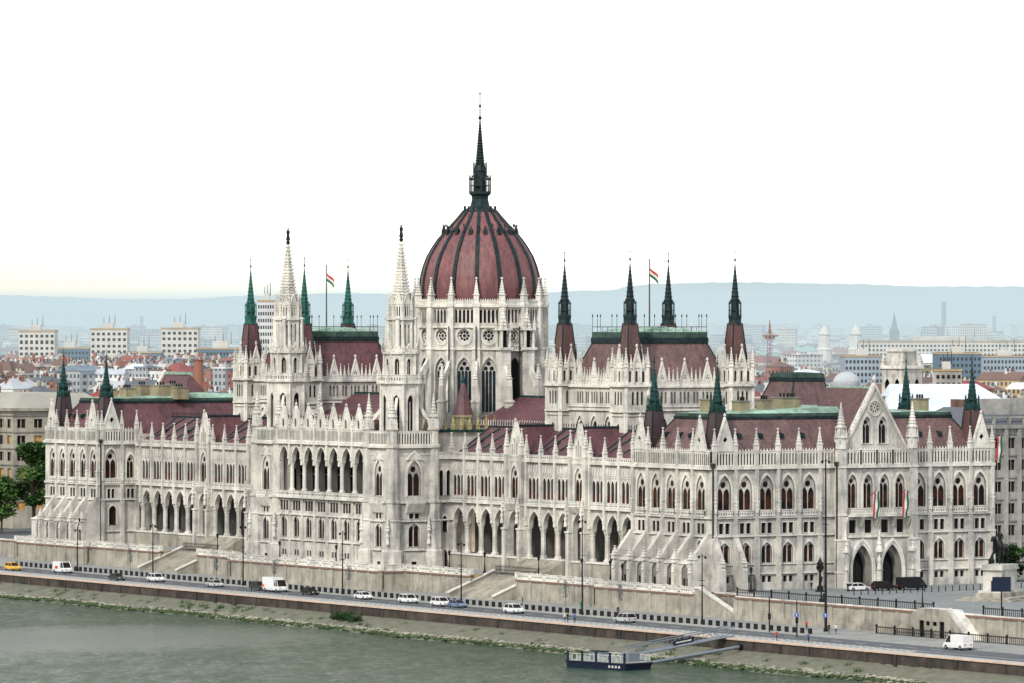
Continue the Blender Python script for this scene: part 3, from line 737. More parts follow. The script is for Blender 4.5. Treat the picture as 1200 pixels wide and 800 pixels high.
# ---- central block: loggia between two towers
FC = Fr(0, -5, RIV)
def centre():
    F = FC; m = MB(); cs = [5.12 * (i - 3) for i in range(7)]
    hs = []
    for i, c in enumerate(cs):
        hs += [rect(c + k * 1.1 - .42, c + k * 1.1 + .42, 11.5, 13.4) for k in (-1, 0, 1)]
        if i < 7: hs.append(arch(c, 6.2, 2.4, 4.3, 4, .7))
        hs += [rect(c - .85, c - .2, 2.6, 3.7), rect(c + .2, c + .85, 2.6, 3.7)]
    panel(m, F, rect(-18, 18, -.6, 15.4), hs, 0, .5, 'stone')
    for c in cs:
        win_rect(F, [c + k * 1.1 for k in (-1, 0, 1)], 11.5, 13.4, .84, frame=False)
        win_arch(F, c, 6.2, 2.4, 4.3, pair=True); win_rect(F, (c - .52, c + .52), 2.6, 3.7, .65, frame=False)
    fbox(m, F, -18, 18, -.6, 1.9, -.1, .12, 'terrace'); fbox(m, F, -18, 18, 2.1, 4.3, -.08, .06, 'terrace') if False else None
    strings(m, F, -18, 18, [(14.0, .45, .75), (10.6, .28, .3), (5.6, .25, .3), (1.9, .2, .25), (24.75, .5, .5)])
    arcade(m, F, cs, 3.75, 21.3, 3.0, 25.3, -18, 18, 0, .8)
    for k in range(8):
        u = -17.92 + k * 5.12
        column(F, u, 15.3, 21.3, .42, -.4, 'stone_trim')
        mb = MB(); fbox(mb, F, u - .28, u + .28, 20.6, 28.0, -.1, .42, 'stone_trim'); x, y, _ = F.p(u, 0, .45)
        ring(mb, x, y, crocket_prof(21.8, 24.4, .3, .05, 3), 4, pi / 4, 'stone_trim'); pool('buttress', mb, 8)
        x, y, _ = F.p(u, 0, .1); pool('pinnacle', pinnacle(x, y, 27.9, .7, 2.6, steps=3), 3)
        mb = MB(); fbox(mb, F, u - .4, u + .4, -.6, 14.0, 0, .28, 'stone'); pool('buttress', mb, 8)
    for i, c in enumerate(cs):
        bl = MB(); gallery(bl, F, c - 2.4, c + 2.4, 14.45, 15.35, .65, .55, .32, False); pool('balustrade', bl, 5)
        gl = MB(); gallery(gl, F, c - 2.2, c + 2.2, 25.3, 27.9, .25, .5, .28, False); pool('gallery', gl, 10)
        pool('gable', gable(F, c, 27.9, 4.3, 4.3, .3, .5, 'arch', steps=6), 9)
    # loggia interior
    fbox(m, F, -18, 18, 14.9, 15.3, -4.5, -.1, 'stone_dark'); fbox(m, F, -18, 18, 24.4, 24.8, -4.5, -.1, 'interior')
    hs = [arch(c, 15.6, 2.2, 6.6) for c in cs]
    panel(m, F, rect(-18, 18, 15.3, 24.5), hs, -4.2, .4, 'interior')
    for c in cs:
        g_ = MB(); w_ = MB(); fbox(w_, F, c - .06, c + .06, 15.6, 21.4, -4.5, -4.4, 'stone'); fbox(w_, F, c - 1.1, c + 1.1, 18.6, 18.75, -4.5, -4.4, 'stone')
        poly(g_, F, arch(c, 15.6, 2.2, 6.6), -4.55, 'glass'); pool('window', w_, 6, ('glass', g_))
    m.build('loggia_wall', root)
    r = MB()   # hall roof behind the loggia gables
    r.add([(-18, -4.3, 26.0), (18, -4.3, 26.0), (18, 2, 29.2), (-18, 2, 29.2), (18, 10, 26), (-18, 10, 26)], [(0, 1, 2, 3), (3, 2, 4, 5)], 'roof')
    box(r, -18, 18, 1.8, 2.2, 29.1, 29.4, 'copper_dark')
    for c in cs:
        r.add([(c - 2.3, -4.4, 26.2), (c, -4.4, 30.6), (c + 2.3, -4.4, 26.2), (c, 2, 29.3)], [(0, 1, 3), (1, 2, 3)], 'roof')
    r.build('hall_roof', root)
centre()
def tower(s):
    cx, cy = s * 23.0, 0.0
    m = MB()
    for k, a in enumerate((0, pi / 2, pi, 3 * pi / 2)):
        F = Fr(cx, cy, a); D = 5.0
        F = Fr(cx + D * F.N[0], cy + D * F.N[1], a)
        seen = k in (0, 1)
        hs = [arch(0, 15.2, 3.0, 7.0), rect(-1.1, -.15, 10.9, 13.2), rect(.15, 1.1, 10.9, 13.2), arch(0, 5.4, 2.5, 4.6, 4, .6), arch(-2.9, .55, 1.3, 4.0, 4), rect(-.6, .6, .9, 2.6)] if seen else []
        panel(m, F, rect(-5, 5, -.6, 25.0), hs, 0, .6, 'stone')
        strings(m, F, -5, 5, [(13.9, .4, .4), (10.3, .3, .3), (4.7, .25, .25), (24.6, .5, .55)])
        if seen:
            win_gothic(F, 0, 15.2, 3.0, 7.0, glass='glass'); win_rect(F, (-.625, .625), 10.9, 13.2, .95)
            win_arch(F, 0, 5.4, 2.5, 4.6, pair=True); win_arch(F, -2.9, .55, 1.3, 4.0, glass='interior'); win_rect(F, (0,), .9, 2.6, 1.2)
            for i in range(5): fbox(m, F, -3.6, 3.6, .1 + i * .85, .55 + i * .85, 0, .06, 'terrace') if False else None
            x = MB(); fprism(x, F, [(0, 11.9), (.5, 12.2), (1.3, 13.9), (0, 13.9)], -1.9, 1.9, 'stone_trim'); gallery(x, F, -1.9, 1.9, 14.2, 15.2, 1.25, .5, .3, False)
            fbox(x, F, -1.9, 1.9, 13.9, 14.25, 0, 1.3, 'stone_trim'); x.build('balcony', root)
            pool('gable', gable(F, 0, 22.3, 3.6, 1.7, .22, .2, None, steps=3, fin=False), 3)
            gl = MB(); gallery(gl, F, -3.6, 3.6, 25.1, 27.8, .3, .6, .36, False); pool('gallery', gl, 19)
            gl = MB(); fbox(gl, F, -3.6, 3.6, 23.2, 23.32, 0, .1, 'stone_trim'); pool('gallery', gl, .1)
    box(m, cx - 4.8, cx + 4.8, cy - 4.8, cy + 4.8, 25.0, 25.2, 'stone_dark')
    # corner piers of the base with tall pinnacles and flyers up to the shaft
    for sx in (-1, 1):
        for sy in (-1, 1):
            x, y = cx + sx * 4.6, cy + sy * 4.6; b = MB()
            ring(b, x, y, [(-.6, 2.25), (4.6, 2.15), (5.0, 1.85), (10.2, 1.7), (10.5, 1.85), (10.8, 1.45), (13.8, 1.4), (14.0, 1.6), (14.4, 1.6), (14.5, 1.25), (24.4, 1.15), (24.7, 1.45), (25.2, 1.45), (25.3, 1.1), (28.0, 1.0), (28.1, 1.25), (28.4, 1.25)], 8, pi / 8, 'stone')
            if sy < 0 or sx > 0:
                sculpt(b, x + 1.2 * (sx > 0), y - 1.75, 6.0, 2.4); ring(b, x + 1.2 * (sx > 0), y - 1.7, crocket_prof(8.6, 11.6, .55, .06, 4), 4, 0, 'stone_trim')
            pool('buttress', b, 60)
            p = MB(); ring(p, x, y, [(28.4, .8), (30.6, .75), (30.6, 1.0), (30.9, 1.0)], 8, pi / 8, 'stone_trim')
            for i in range(4):
                a = i * pi / 2 + pi / 4; p.merge(pinnacle(x + .8 * cos(a), y + .8 * sin(a), 28.4, .35, 3.0, steps=3))
            ring(p, x, y, crocket_prof(30.9, 35.2, .68, .06, 7), 8, pi / 8, 'stone_trim'); pool('turret_pinnacle', p, 15)
            fl = MB(); a = atan2(sy, sx); n1 = 7; up = []; dn = []
            for i in range(n1 + 1):
                t = i / n1; rr = 6.2 - 3.2 * t; z = 29.6 + 4.4 * t - 1.2 * sin(pi * t) * .8
                up.append((rr, z + 1.0)); dn.append((rr, z - 1.1 * (1 - t) * 0 - .1))
            pr = up + dn[::-1]; px, py = -sin(a) * .25, cos(a) * .25
            vs = [(cx + r * cos(a) + px, cy + r * sin(a) + py, z) for r, z in pr] + [(cx + r * cos(a) - px, cy + r * sin(a) - py, z) for r, z in pr]
            n2 = len(pr); fl.add(vs, [tuple(range(n2)), tuple(range(n2, 2 * n2))] + [(i, (i + 1) % n2, n2 + (i + 1) % n2, n2 + i) for i in range(n2)], 'stone_trim')
            fl.build('flying_buttress', root)
    m.build('tower_base', root)
    # octagonal shaft in three stages
    def stage(z0, z1, R, hz, hh, hw, corn=.35, pin=0, double=False, name='tower_stage'):
        st = MB(); ap = R * cos(pi / 8); fw = 2 * R * sin(pi / 8)
        for k in range(8):
            a = k * pi / 4; F = Fr(cx, cy, a); F = Fr(cx + ap * F.N[0], cy + ap * F.N[1], a)
            us = (-fw * .22, fw * .22) if double else (0,)
            hs = [arch(u, hz, hw, hh, 4) for u in us]
            panel(st, F, rect(-fw / 2, fw / 2, z0, z1), hs, 0, .4, 'stone_trim')
            for u in us:
                poly(st, F, arch(u, hz, hw, hh, 4), -.4, 'glass')
                panel(st, F, arch(u, hz, hw + .3, hh + .3, 4), [arch(u, hz + .01, hw, hh - .01, 4)], .1, .1, 'stone_trim', rim=True)
                fbox(st, F, u - .05, u + .05, hz, hz + hh * .8, -.35, -.2, 'stone_trim')
            fbox(st, F, -fw / 2 - .1, fw / 2 + .1, z1 - .35, z1, 0, corn, 'stone_trim')
            va = a - pi / 2 + pi / 8; vx, vy = cx + R * cos(va), cy + R * sin(va)
            ring(st, vx, vy, [(z0, .34), (z1 - .3, .28)], 4, va, 'stone_trim')
            if pin: st.merge(pinnacle(cx + (R + .25) * cos(va), cy + (R + .25) * sin(va), z1, .5, pin, steps=4))
            if pin: st.merge(gable(F, 0, z1 + .05, fw * .8, pin * .55, .15, .25, None, steps=4, fin=False))
        ring(st, cx, cy, [(z1 - .02, R), (z1 + .02, R)], 8, pi / 8, 'stone_trim')
        return st
    A = stage(25.2, 37.4, 3.95, 27.9, 7.0, 1.35, .5)
    for k in range(8):
        a = k * pi / 4; F = Fr(cx, cy, a); ap = 4.3 * cos(pi / 8); F = Fr(cx + ap * F.N[0], cy + ap * F.N[1], a)
        gallery(A, F, -1.6, 1.6, 37.4, 38.7, 0, .5, .28, False)
        va = a - pi / 2 + pi / 8; A.merge(pinnacle(cx + 4.45 * cos(va), cy + 4.45 * sin(va), 37.0, .55, 3.6, steps=4))
    A.build('tower_stage', root)
    B = stage(37.4, 43.2, 3.3, 38.6, 3.4, .9, .45, 2.6)
    B.build('tower_stage', root)
    Cc = stage(43.2, 49.6, 2.45, 44.6, 3.9, .42, .45, 0, True)
    for k in range(4):
        a = pi / 4 + k * pi / 2
        ring(Cc, cx + 2.75 * cos(a), cy + 2.75 * sin(a), [(42.5, .5), (49.3, .42), (49.4, .6), (49.8, .6)], 6, 0, 'stone_trim')
    Cc.build('tower_stage', root)
    Dd = MB()
    for k in range(8):
        a = k * pi / 4; F = Fr(cx, cy, a); ap = 2.35 * cos(pi / 8); F = Fr(cx + ap * F.N[0], cy + ap * F.N[1], a)
        gallery(Dd, F, -.95, .95, 49.7, 52.2, 0, .42, .24, True)
        va = a - pi / 2 + pi / 8; Dd.merge(pinnacle(cx + 2.5 * cos(va), cy + 2.5 * sin(va), 49.6, .45, 5.0, steps=5))
        Dd.merge(gable(F, 0, 52.2, 1.7, 2.2, .1, .2, None, steps=4, fin=False))
    Dd.build('tower_gallery', root)
    sp = MB(); ring(sp, cx, cy, crocket_prof(52.0, 64.6, 1.8, .2, 22, 1.12), 8, pi / 8, 'stone_trim')
    for k in range(8):       # crockets up the arrises
        va = pi / 8 + k * pi / 4
        for j in range(1, 17):
            t = j / 17; r = 1.85 + (.2 - 1.85) * t + .12; z = 52 + 12.6 * t
            ring(sp, cx + r * cos(va), cy + r * sin(va), [(z - .1, .03), (z + .1, .17), (z + .32, .03)], 4, 0, 'stone_trim')
    o = sp.build('tower_spire', root)
    st = MB(); ring(st, cx, cy, [(64.4, .1), (64.6, .38), (65.0, .42), (65.3, .2), (65.4, .1)], 8, 0, 'bronze')
    sculpt(st, cx, cy, 65.3, 2.5, 'bronze'); tube(st, [(cx + .25, cy, 66.3), (cx + .35, cy, 68.4)], .04, 'gold', 4)
    st.build('statue', o)
tower(1); tower(-1)
# wall linking the towers' rear to the wings (faces south) and its twin
def links():
    for s in (1, -1):
        m = MB(); F = Fr(s * 28.0 - (.0 if s > 0 else 0), 0, SOU)
        hs = [arch(6.1, 15.3, .9, 5.0), arch(7.7, 15.3, .9, 5.0), arch(6.9, 8.2, 1.1, 3.2, 4), arch(6.9, .6, 1.2, 4.2, 4)] if s > 0 else []
        panel(m, F, rect(4.9, 8.9, -.6, 22.8), hs, -.02, .5, 'stone')
        strings(m, F, 4.9, 8.9, [(14.0, .45, .45), (10.5, .25, .25), (22.4, .45, .5)])
        if s > 0:
            for u, z, w, h in ((6.1, 15.3, .9, 5.0), (7.7, 15.3, .9, 5.0), (6.9, 8.2, 1.1, 3.2), (6.9, .6, 1.2, 4.2)): win_arch(F, u, z, w, h)
            gallery(m, F, 5.0, 8.6, 22.9, 23.7, .35, .6, .4, False, circles=True)
        m.build('link_wall', root)
links()
# ---- the middle: body under the dome, hall roofs
def body():
    b = MB(); box(b, -20, 20, 9, 54, 0, 27.6, 'stone'); box(b, -27, 27, 5.3, 12, 0, 22.0, 'stone')
    box(b, -20.5, 20.5, 8.6, 54.4, 27.4, 27.9, 'copper_dark')
    b.build('central_body', root)
    F = Fr(0, 8.9, RIV); F2 = Fr(20.4, 0, SOU)
    for i in range(18):
        pool('finial', pinnacle(-19.5 + i * 2.3, 8.9, 27.9, .7, 2.6, 'ochre', steps=3), 1.2)
    for i in range(8): pool('finial', pinnacle(20.2, 9.5 + i * 1.9, 27.9, .6, 2.8, 'ochre', steps=3), 1.2)
    for s in (1, -1):
        r = MB(); x0, x1 = (15, 52) if s > 0 else (-52, -15)
        box(r, x0, x1, 21.5, 41.5, 0, 28.6, 'stone')
        r.add([(x0, 21, 28.6), (x1, 21, 28.6), (x1, 31.4, 34.2), (x0, 31.4, 34.2), (x0, 42, 28.6), (x1, 42, 28.6)], [(0, 1, 2, 3), (3, 2, 5, 4)], 'roof')
        box(r, x0, x1, 31.2, 31.6, 34.1, 34.5, 'copper_dark')
        n = 40
        for i in range(n): ring(r, x0 + (x1 - x0) * i / n, 21.2, [(28.6, .16), (29.7, .1), (29.9, .02)], 4, 0, 'stone_trim')
        r.build('spine_hall', root)
    # small red stair turret beside the drum
    t = MB(); x, y = 17.8, 17.0
    ring(t, x, y, [(27.8, 1.9), (30.2, 1.9), (30.3, 2.2), (30.7, 2.2)], 8, pi / 8, 'tan'); ring(t, x, y, [(30.6, 2.1), (37.2, .3)], 8, pi / 8, 'roof')
    ring(t, x, y, [(37.0, .4), (37.5, .45), (39.2, .03)], 8, 0, 'copper_dark'); t.build('stair_turret', root)
body()
# ---- drum and dome
DX, DY = 0.0, 31.4
def drum():
    R = 13.0; n = 16; ap = R * cos(pi / n); fw = 2 * R * sin(pi / n)
    core = MB(); ring(core, DX, DY, [(27, 12.0), (52.6, 12.0)], 32, 0, 'dark'); 
    m = MB()
    for k in range(n):
        phi = k * 2 * pi / n; a = phi + pi / 2; F = Fr(DX + ap * cos(phi), DY + ap * sin(phi), a)
        vis = cos(phi + radians(30.9)) > -.15
        hs = []
        if vis:
            hs = [arch(0, 31.0, 3.0, 11.0), circ(0, 46.1, 1.35, 16)] + [arch((i - 2) * .82, 48.7, .5, 2.7, 3) for i in range(5)]
        panel(m, F, rect(-fw / 2, fw / 2, 27.5, 52.3), hs, 0, .4, 'stone')
        for z, h, o in ((43.5, .35, .35), (47.7, .35, .45), (51.8, .5, .5), (30.1, .4, .3)): fbox(m, F, -fw / 2, fw / 2, z, z + h, -.1, o, 'stone_trim')
        if vis:
            win_gothic(F, 0, 31.0, 3.0, 11.0, glass='glass_blue', lights=4)
            w_ = MB(); g_ = MB(); hl = []
            for i in range(8):
                q = 2 * pi * i / 8; hl.append(circ(.78 * cos(q), 46.1 + .78 * sin(q), .3, 7))
            hl.append(circ(0, 46.1, .38, 8))
            panel(w_, F, circ(0, 46.1, 1.35, 16), hl, -.35, .2, 'stone_trim'); panel(w_, F, circ(0, 46.1, 1.75, 18), [circ(0, 46.1, 1.35, 18)], .14, .14, 'stone_trim', rim=True)
            poly(g_, F, circ(0, 46.1, 1.35, 16), -.6, 'glass_blue'); pool('window', w_, 9, ('glass', g_))
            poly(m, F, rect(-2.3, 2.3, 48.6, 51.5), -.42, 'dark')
        gl = MB(); gallery(gl, F, -fw / 2 + .4, fw / 2 - .4, 52.3, 53.0, .2, .45, .25, True); pool('parapet', gl, 5)
        # corner pier
        va = phi + pi / n; b = MB(); x, y = DX + (R + .1) * cos(va), DY + (R + .1) * sin(va)
        ring(b, x, y, [(27.5, 1.25), (43.4, 1.1), (43.6, 1.3), (44.0, .95), (51.8, .85), (51.9, 1.1), (52.6, 1.1), (52.7, .85)], 4, va + pi / 4, 'stone_trim')
        b.merge(pinnacle(x, y, 52.6, 1.05, 5.2, rot=va + pi / 4, steps=6)); pool('drum_pier', b, 45)
        # outer pier and flyer
        if sin(va) < .75 or abs(va) < 1:
            b = MB(); x2, y2 = DX + 17.4 * cos(va), DY + 17.4 * sin(va)
            ring(b, x2, y2, [(27.5, 1.1), (33.0, 1.0), (33.1, 1.25), (33.5, 1.2), (33.6, .8), (36.4, .75)], 4, va + pi / 4, 'stone')
            b.merge(pinnacle(x2, y2, 36.4, .95, 4.4, rot=va + pi / 4, steps=5))
            pr = [(13.4, 42.6), (13.4, 40.6), (14.6, 39.0), (16.0, 37.0), (17.0, 34.2), (17.6, 34.4), (17.5, 37.2)]
            px, py = -sin(va) * .3, cos(va) * .3
            vs = [(DX + r * cos(va) + px, DY + r * sin(va) + py, z) for r, z in pr] + [(DX + r * cos(va) - px, DY + r * sin(va) - py, z) for r, z in pr]
            q = len(pr); b.add(vs, [tuple(range(q)), tuple(range(q, 2 * q))] + [(i, (i + 1) % q, q + (i + 1) % q, q + i) for i in range(q)], 'stone_trim')
            b.build('flying_buttress', root)
    # twin turrets and niche on the south side of the drum
    for aa in (-pi / 16, pi / 16):
        x, y = DX + 14.0 * cos(aa), DY + 14.0 * sin(aa); t = MB()
        for z0, z1, w in ((28, 43.5, 1.1), (43.5, 44.0, 1.5), (47.2, 47.6, 1.35)): box(t, x - w, x + w, y - w, y + w, z0, z1, 'stone_trim')
        for sx in (-1, 1):
            for sy in (-1, 1):
                box(t, x + sx * .95 - .18, x + sx * .95 + .18, y + sy * .95 - .18, y + sy * .95 + .18, 44.0, 47.2, 'stone_trim')
                t.merge(pinnacle(x + sx * 1.1, y + sy * 1.1, 47.4, .4, 3.0, steps=3))
        box(t, x - .5, x + .5, y - .5, y + .5, 44, 47.4, 'dark'); ring(t, x, y, crocket_prof(47.6, 51.8, .9, .08, 6), 8, pi / 8, 'stone_trim')
        t.build('turret', root)
    t = MB(); F = Fr(DX + 13.6, DY, SOU); panel(t, F, rect(-1.9, 1.9, 28.5, 43.0), [arch(0, 30, 2.6, 12.0)], 0, .5, 'stone_dark'); poly(t, F, rect(-1.9, 1.9, 28.5, 43), -.45, 'dark')
    gallery(t, F, -1.9, 1.9, 43.3, 44.6, .6, .5, .3, False); t.build('niche_wall', root)
    core.build('drum_core', root); m.build('drum_wall', root)
drum()
def dome():
    prof = [(52.6, 11.75), (54, 11.95), (56, 12.0), (58, 11.75), (60, 11.25), (62, 10.5), (64, 9.35), (65.6, 8.25), (67.2, 6.85), (68.6, 5.5), (70.0, 4.25), (71.4, 3.1)]
    def rad(z):
        for (a, ra), (b, rb_) in zip(prof[:-1], prof[1:]):
            if a <= z <= b: return ra + (rb_ - ra) * (z - a) / (b - a)
        return prof[-1][1]
    zs = [52.6 + (71.4 - 52.6) * i / 40 for i in range(41)]
    m = MB(); ring(m, DX, DY, [(z, rad(z)) for z in zs], 96, 0, 'dome', cap=False); d = m.build('dome', root, smooth=True)
    for k in range(16):
        va = pi / 16 + k * pi / 8; rb_ = MB(); vs = []; fs = []
        for z in zs:
            r = rad(z); w = .36 if z < 66 else .3; px, py = -sin(va) * w, cos(va) * w
            for (rr, s_) in ((r - .1, -1.15), (r + .32, -1), (r + .32, 1), (r - .1, 1.15)): vs.append((DX + rr * cos(va) + px * s_, DY + rr * sin(va) + py * s_, z))
        for j in range(len(zs) - 1):
            for i in range(3): fs.append((j * 4 + i, j * 4 + i + 1, (j + 1) * 4 + i + 1, (j + 1) * 4 + i))
        rb_.add(vs, fs, 'black_green')
        # thin secondary line beside the rib
        rb_.build('rib', d)
    for k in range(16):     # ring of small dormers and finials
        for off, q in ((0, 1), (pi / 16, 0)):
            va = pi / 16 + k * pi / 8 + off; z = 66.7; r = rad(z) + .15; x, y = DX + r * cos(va), DY + r * sin(va); t = MB()
            if off: 
                ring(t, x, y, [(z - .35, .55), (z + .5, .5), (z + 1.5, .04)], 4, va + pi / 4, 'black_green'); t.build('dormer', d)
            else:
                ring(t, x, y, [(z - .2, .3), (z + .4, .3), (z + .5, .09), (z + 1.3, .08), (z + 1.4, .18), (z + 1.6, .16), (z + 2.0, .03)], 6, 0, 'black_green'); t.build('finial', d)
    l = MB()
    ring(l, DX, DY, [(70.6, 3.4), (71.2, 3.5), (71.4, 3.0), (71.9, 2.5), (72.3, 1.95), (73.6, 1.65), (74.2, 1.75), (74.6, 2.25), (75.1, 2.25)], 16, 0, 'black_green')
    for i in range(16):
        a = pi / 16 + i * pi / 8; ring(l, DX + 3.2 * cos(a), DY + 3.2 * sin(a), [(71.2, .14), (72.1, .12), (72.3, .02)], 4, 0, 'black_green')
    ring(l, DX, DY, [(75.1, 1.35), (79.0, 1.15), (79.3, 1.35), (80.0, 1.15), (80.4, .95)], 8, pi / 8, 'black_green')
    for i in range(8):
        a = pi / 8 + i * pi / 4; x, y = DX + 2.05 * cos(a), DY + 2.05 * sin(a)
        ring(l, x, y, [(75.0, .2), (77.4, .18), (77.5, .26), (77.7, .22), (79.0, .02)], 4, a, 'black_green')
        tube(l, [(x, y, 77.2), (DX + 1.2 * cos(a), DY + 1.2 * sin(a), 78.6)], .12, 'black_green', 4)
        ring(l, DX + 1.3 * cos(a), DY + 1.3 * sin(a), [(78.6, .14), (80.6, .12), (81.6, .02)], 4, a, 'black_green')
    ring(l, DX, DY, [(76.2, 2.2), (76.35, 2.2)], 8, pi / 8, 'black_green')
    lo = l.build('lantern', root)
    s = MB(); ring(s, DX, DY, crocket_prof(80.2, 89.6, .95, .12, 16, 1.3), 8, pi / 8, 'black_green')
    ring(s, DX, DY, [(89.5, .1), (89.7, .34), (90.1, .34), (90.3, .12), (92.0, .11), (92.1, .24), (92.5, .24), (92.6, .1), (94.6, .09), (94.7, .2), (95.2, .05)], 6, 0, 'bronze')
    s.build('spire', lo)
dome()
# ---- the two chambers with four spires each
def chamber(sx):
    cx, cy = sx * 63.7, 31.4; a = 11.8; tw = 2.65
    warm = sx > 0
    m = MB()
    for k, ang in enumerate((0, pi / 2, pi, 3 * pi / 2)):
        F = Fr(cx, cy, ang); F = Fr(cx + (a + .6) * F.N[0], cy + (a + .6) * F.N[1], ang); seen = k < 2
        cs = (-5.1, 0, 5.1); hs = []
        if seen:
            for c in cs:
                hs += [arch(c, 26.0, 2.7, 5.2, 5, .8)] + [arch(c + (i - 1) * .85, 33.6, .5, 2.3, 3) for i in range(3)]
            hs += [arch(c + q, 33.6, .5, 2.3, 3) for c in (-2.55, 2.55) for q in (-.35, .35)]
        panel(m, F, rect(-9.4, 9.4, 22.0, 37.2), hs, 0, .5, 'stone')
        strings(m, F, -9.4, 9.4, [(32.2, .35, .35), (36.6, .4, .4), (32.9, .15, .15)])
        poly(m, F, rect(-8.5, 8.5, 33.3, 36.2), -.55, 'dark')
        if seen:
            for c in cs:
                win_gothic(F, c, 26.0, 2.7, 5.2, glass='glass')
                pool('gable', gable(F, c, 37.0, 2.5, 4.4, .2, .4, 'tre', steps=5), 7)
                for q in (-1.6, 1.6): x, y, _ = F.p(c + q, 0, 0); pool('pinnacle', pinnacle(x, y, 37.0, .45, 3.4, rot=ang + pi / 4, steps=4), 1.5)
            for c in (-2.55, 2.55): x, y, _ = F.p(c, 0, 0); pool('pinnacle', pinnacle(x, y, 37.0, .45, 3.0, rot=ang + pi / 4, steps=4), 1.5)
            gl = MB(); gallery(gl, F, -8.6, 8.6, 36.9, 37.7, .15, .5, .3, False); pool('parapet', gl, 8)
    m.build('chamber_wall', root)
    b = MB(); box(b, cx - 12, cx + 12, cy - 12, cy + 12, 0, 36.0, 'stone'); b.build('chamber_body', root)
    r = MB(); mansard(r, cx - 11.2, cx + 11.2, cy - 11.2, cy + 11.2, 37.3, 45.0, 3.3, 'roof2' if warm else 'roof', 2.4)
    for e in (-7.9, 7.9):     # railing on the flat
        for q in (0, 1):
            p0, p1 = ((cx - 7.9, cy + e), (cx + 7.9, cy + e)) if q == 0 else ((cx + e, cy - 7.9), (cx + e, cy + 7.9))
            tube(r, [(*p0, 47.9), (*p1, 47.9)], .06, 'iron', 4)
            for i in range(10): t = i / 9; ring(r, p0[0] + (p1[0] - p0[0]) * t, p0[1] + (p1[1] - p0[1]) * t, [(46.9, .05), (47.95, .05)], 4, 0, 'iron')
            for i in (0, 1, 4, 5, 8, 9):
                t = i / 9; x, y = p0[0] + (p1[0] - p0[0]) * t, p0[1] + (p1[1] - p0[1]) * t
                ring(r, x, y, [(47.9, .05), (49.8, .04), (49.85, .14), (50.1, .12), (50.4, .02)], 5, 0, 'iron')
    r.build('chamber_roof', root)
    for px in (-1, 1):
        for py in (-1, 1):
            x0, y0 = cx + px * a, cy + py * a; t = MB()
            for k, ang in enumerate((0, pi / 2, pi, 3 * pi / 2)):
                F = Fr(x0, y0, ang); F = Fr(x0 + tw * F.N[0], y0 + tw * F.N[1], ang); seen = k < 2
                hs = [arch((i - 1) * 1.0, 33.4, .5, 2.6, 3) for i in range(3)] + [arch(0, 27.5, .8, 2.4, 4)] if seen else []
                panel(t, F, rect(-tw, tw, 22, 37.2), hs, 0, .4, 'stone')
                if seen:
                    poly(t, F, rect(-2, 2, 33.2, 36.2), -.4, 'dark'); poly(t, F, rect(-.6, .6, 27.3, 30), -.4, 'glass')
                strings(t, F, -tw - .1, tw + .1, [(32.0, .3, .3), (36.8, .45, .45), (31.3, .12, .12)])
                # open upper stage
                F3 = Fr(x0 + (tw - .25) * F.N[0], y0 + (tw - .25) * F.N[1], ang)
                panel(t, F3, rect(-tw + .3, tw - .3, 37.2, 40.6), [arch(c, 37.7, .62, 2.2, 3) for c in (-1.45, 0, 1.45)], 0, .3, 'stone_trim')
                poly(t, F3, rect(-tw + .4, tw - .4, 37.3, 40.4), -.7, 'dark')
                t.merge(gable(F3, 0, 40.4, 2.0, 3.6, .15, .3, 'tre', steps=5, fin=True))
                fbox(t, F3, -.95, -.7, 37.6, 41, 0, .3, 'stone_trim'); fbox(t, F3, .7, .95, 37.6, 41, 0, .3, 'stone_trim')
                for c in (-1.35, 1.35): xx, yy, _ = F3.p(c, 0, .1); t.merge(pinnacle(xx, yy, 40.3, .4, 2.6, rot=ang + pi / 4, steps=3))
            for qx in (-1, 1):
                for qy in (-1, 1):
                    xx, yy = x0 + qx * 2.4, y0 + qy * 2.4
                    ring(t, xx, yy, [(22, .5), (37, .45), (37.1, .6), (37.4, .55), (40.4, .42), (40.5, .6), (40.8, .6)], 6, 0, 'stone_trim')
                    t.merge(pinnacle(xx, yy, 40.6, .62, 3.6, steps=5, shaft=.2))
            o = t.build('corner_turret', root)
            rf = MB(); ring(rf, x0, y0, [(37.5, 2.95), (48.6, 1.4)], 4, pi / 4, 'roof3' if warm else 'roof')
            for i in range(4): aa = pi / 4 + i * pi / 2; tube(rf, [(x0 + 2.95 * cos(aa), y0 + 2.95 * sin(aa), 37.5), (x0 + 1.4 * cos(aa), y0 + 1.4 * sin(aa), 48.6)], .13, 'black_green', 5)
            o2 = rf.build('corner_spire', root)
            mt = 'black_green' if warm else 'copper_mid'
            c = MB(); ring(c, x0, y0, [(48.4, 1.3), (49.2, 1.2), (49.9, 1.3), (50.1, 1.3), (50.2, .85), (51.2, .8), (52.4, .78)], 8, pi / 8, mt)
            ring(c, x0, y0, [(51.0, 1.22), (51.15, 1.22)], 8, pi / 8, mt)
            for i in range(8):
                aa = pi / 8 + i * pi / 4; vx, vy = x0 + 1.17 * cos(aa), y0 + 1.17 * sin(aa)
                ring(c, vx, vy, [(50, .1), (52.4, .09), (52.9, .02)], 4, 0, mt); tube(c, [(vx, vy, 52.2), (x0 + .75 * cos(aa), y0 + .75 * sin(aa), 53.2)], .08, mt, 4)
            ring(c, x0, y0, crocket_prof(52.3, 60.0, .85, .07, 10, 1.15), 8, pi / 8, mt)
            ring(c, x0, y0, [(59.9, .06), (60.4, .08), (60.5, .2), (60.8, .2), (60.9, .08), (62.0, .07), (62.1, .16), (62.4, .04)], 5, 0, mt); c.build('spire_cap', o2)
chamber(1); chamber(-1)
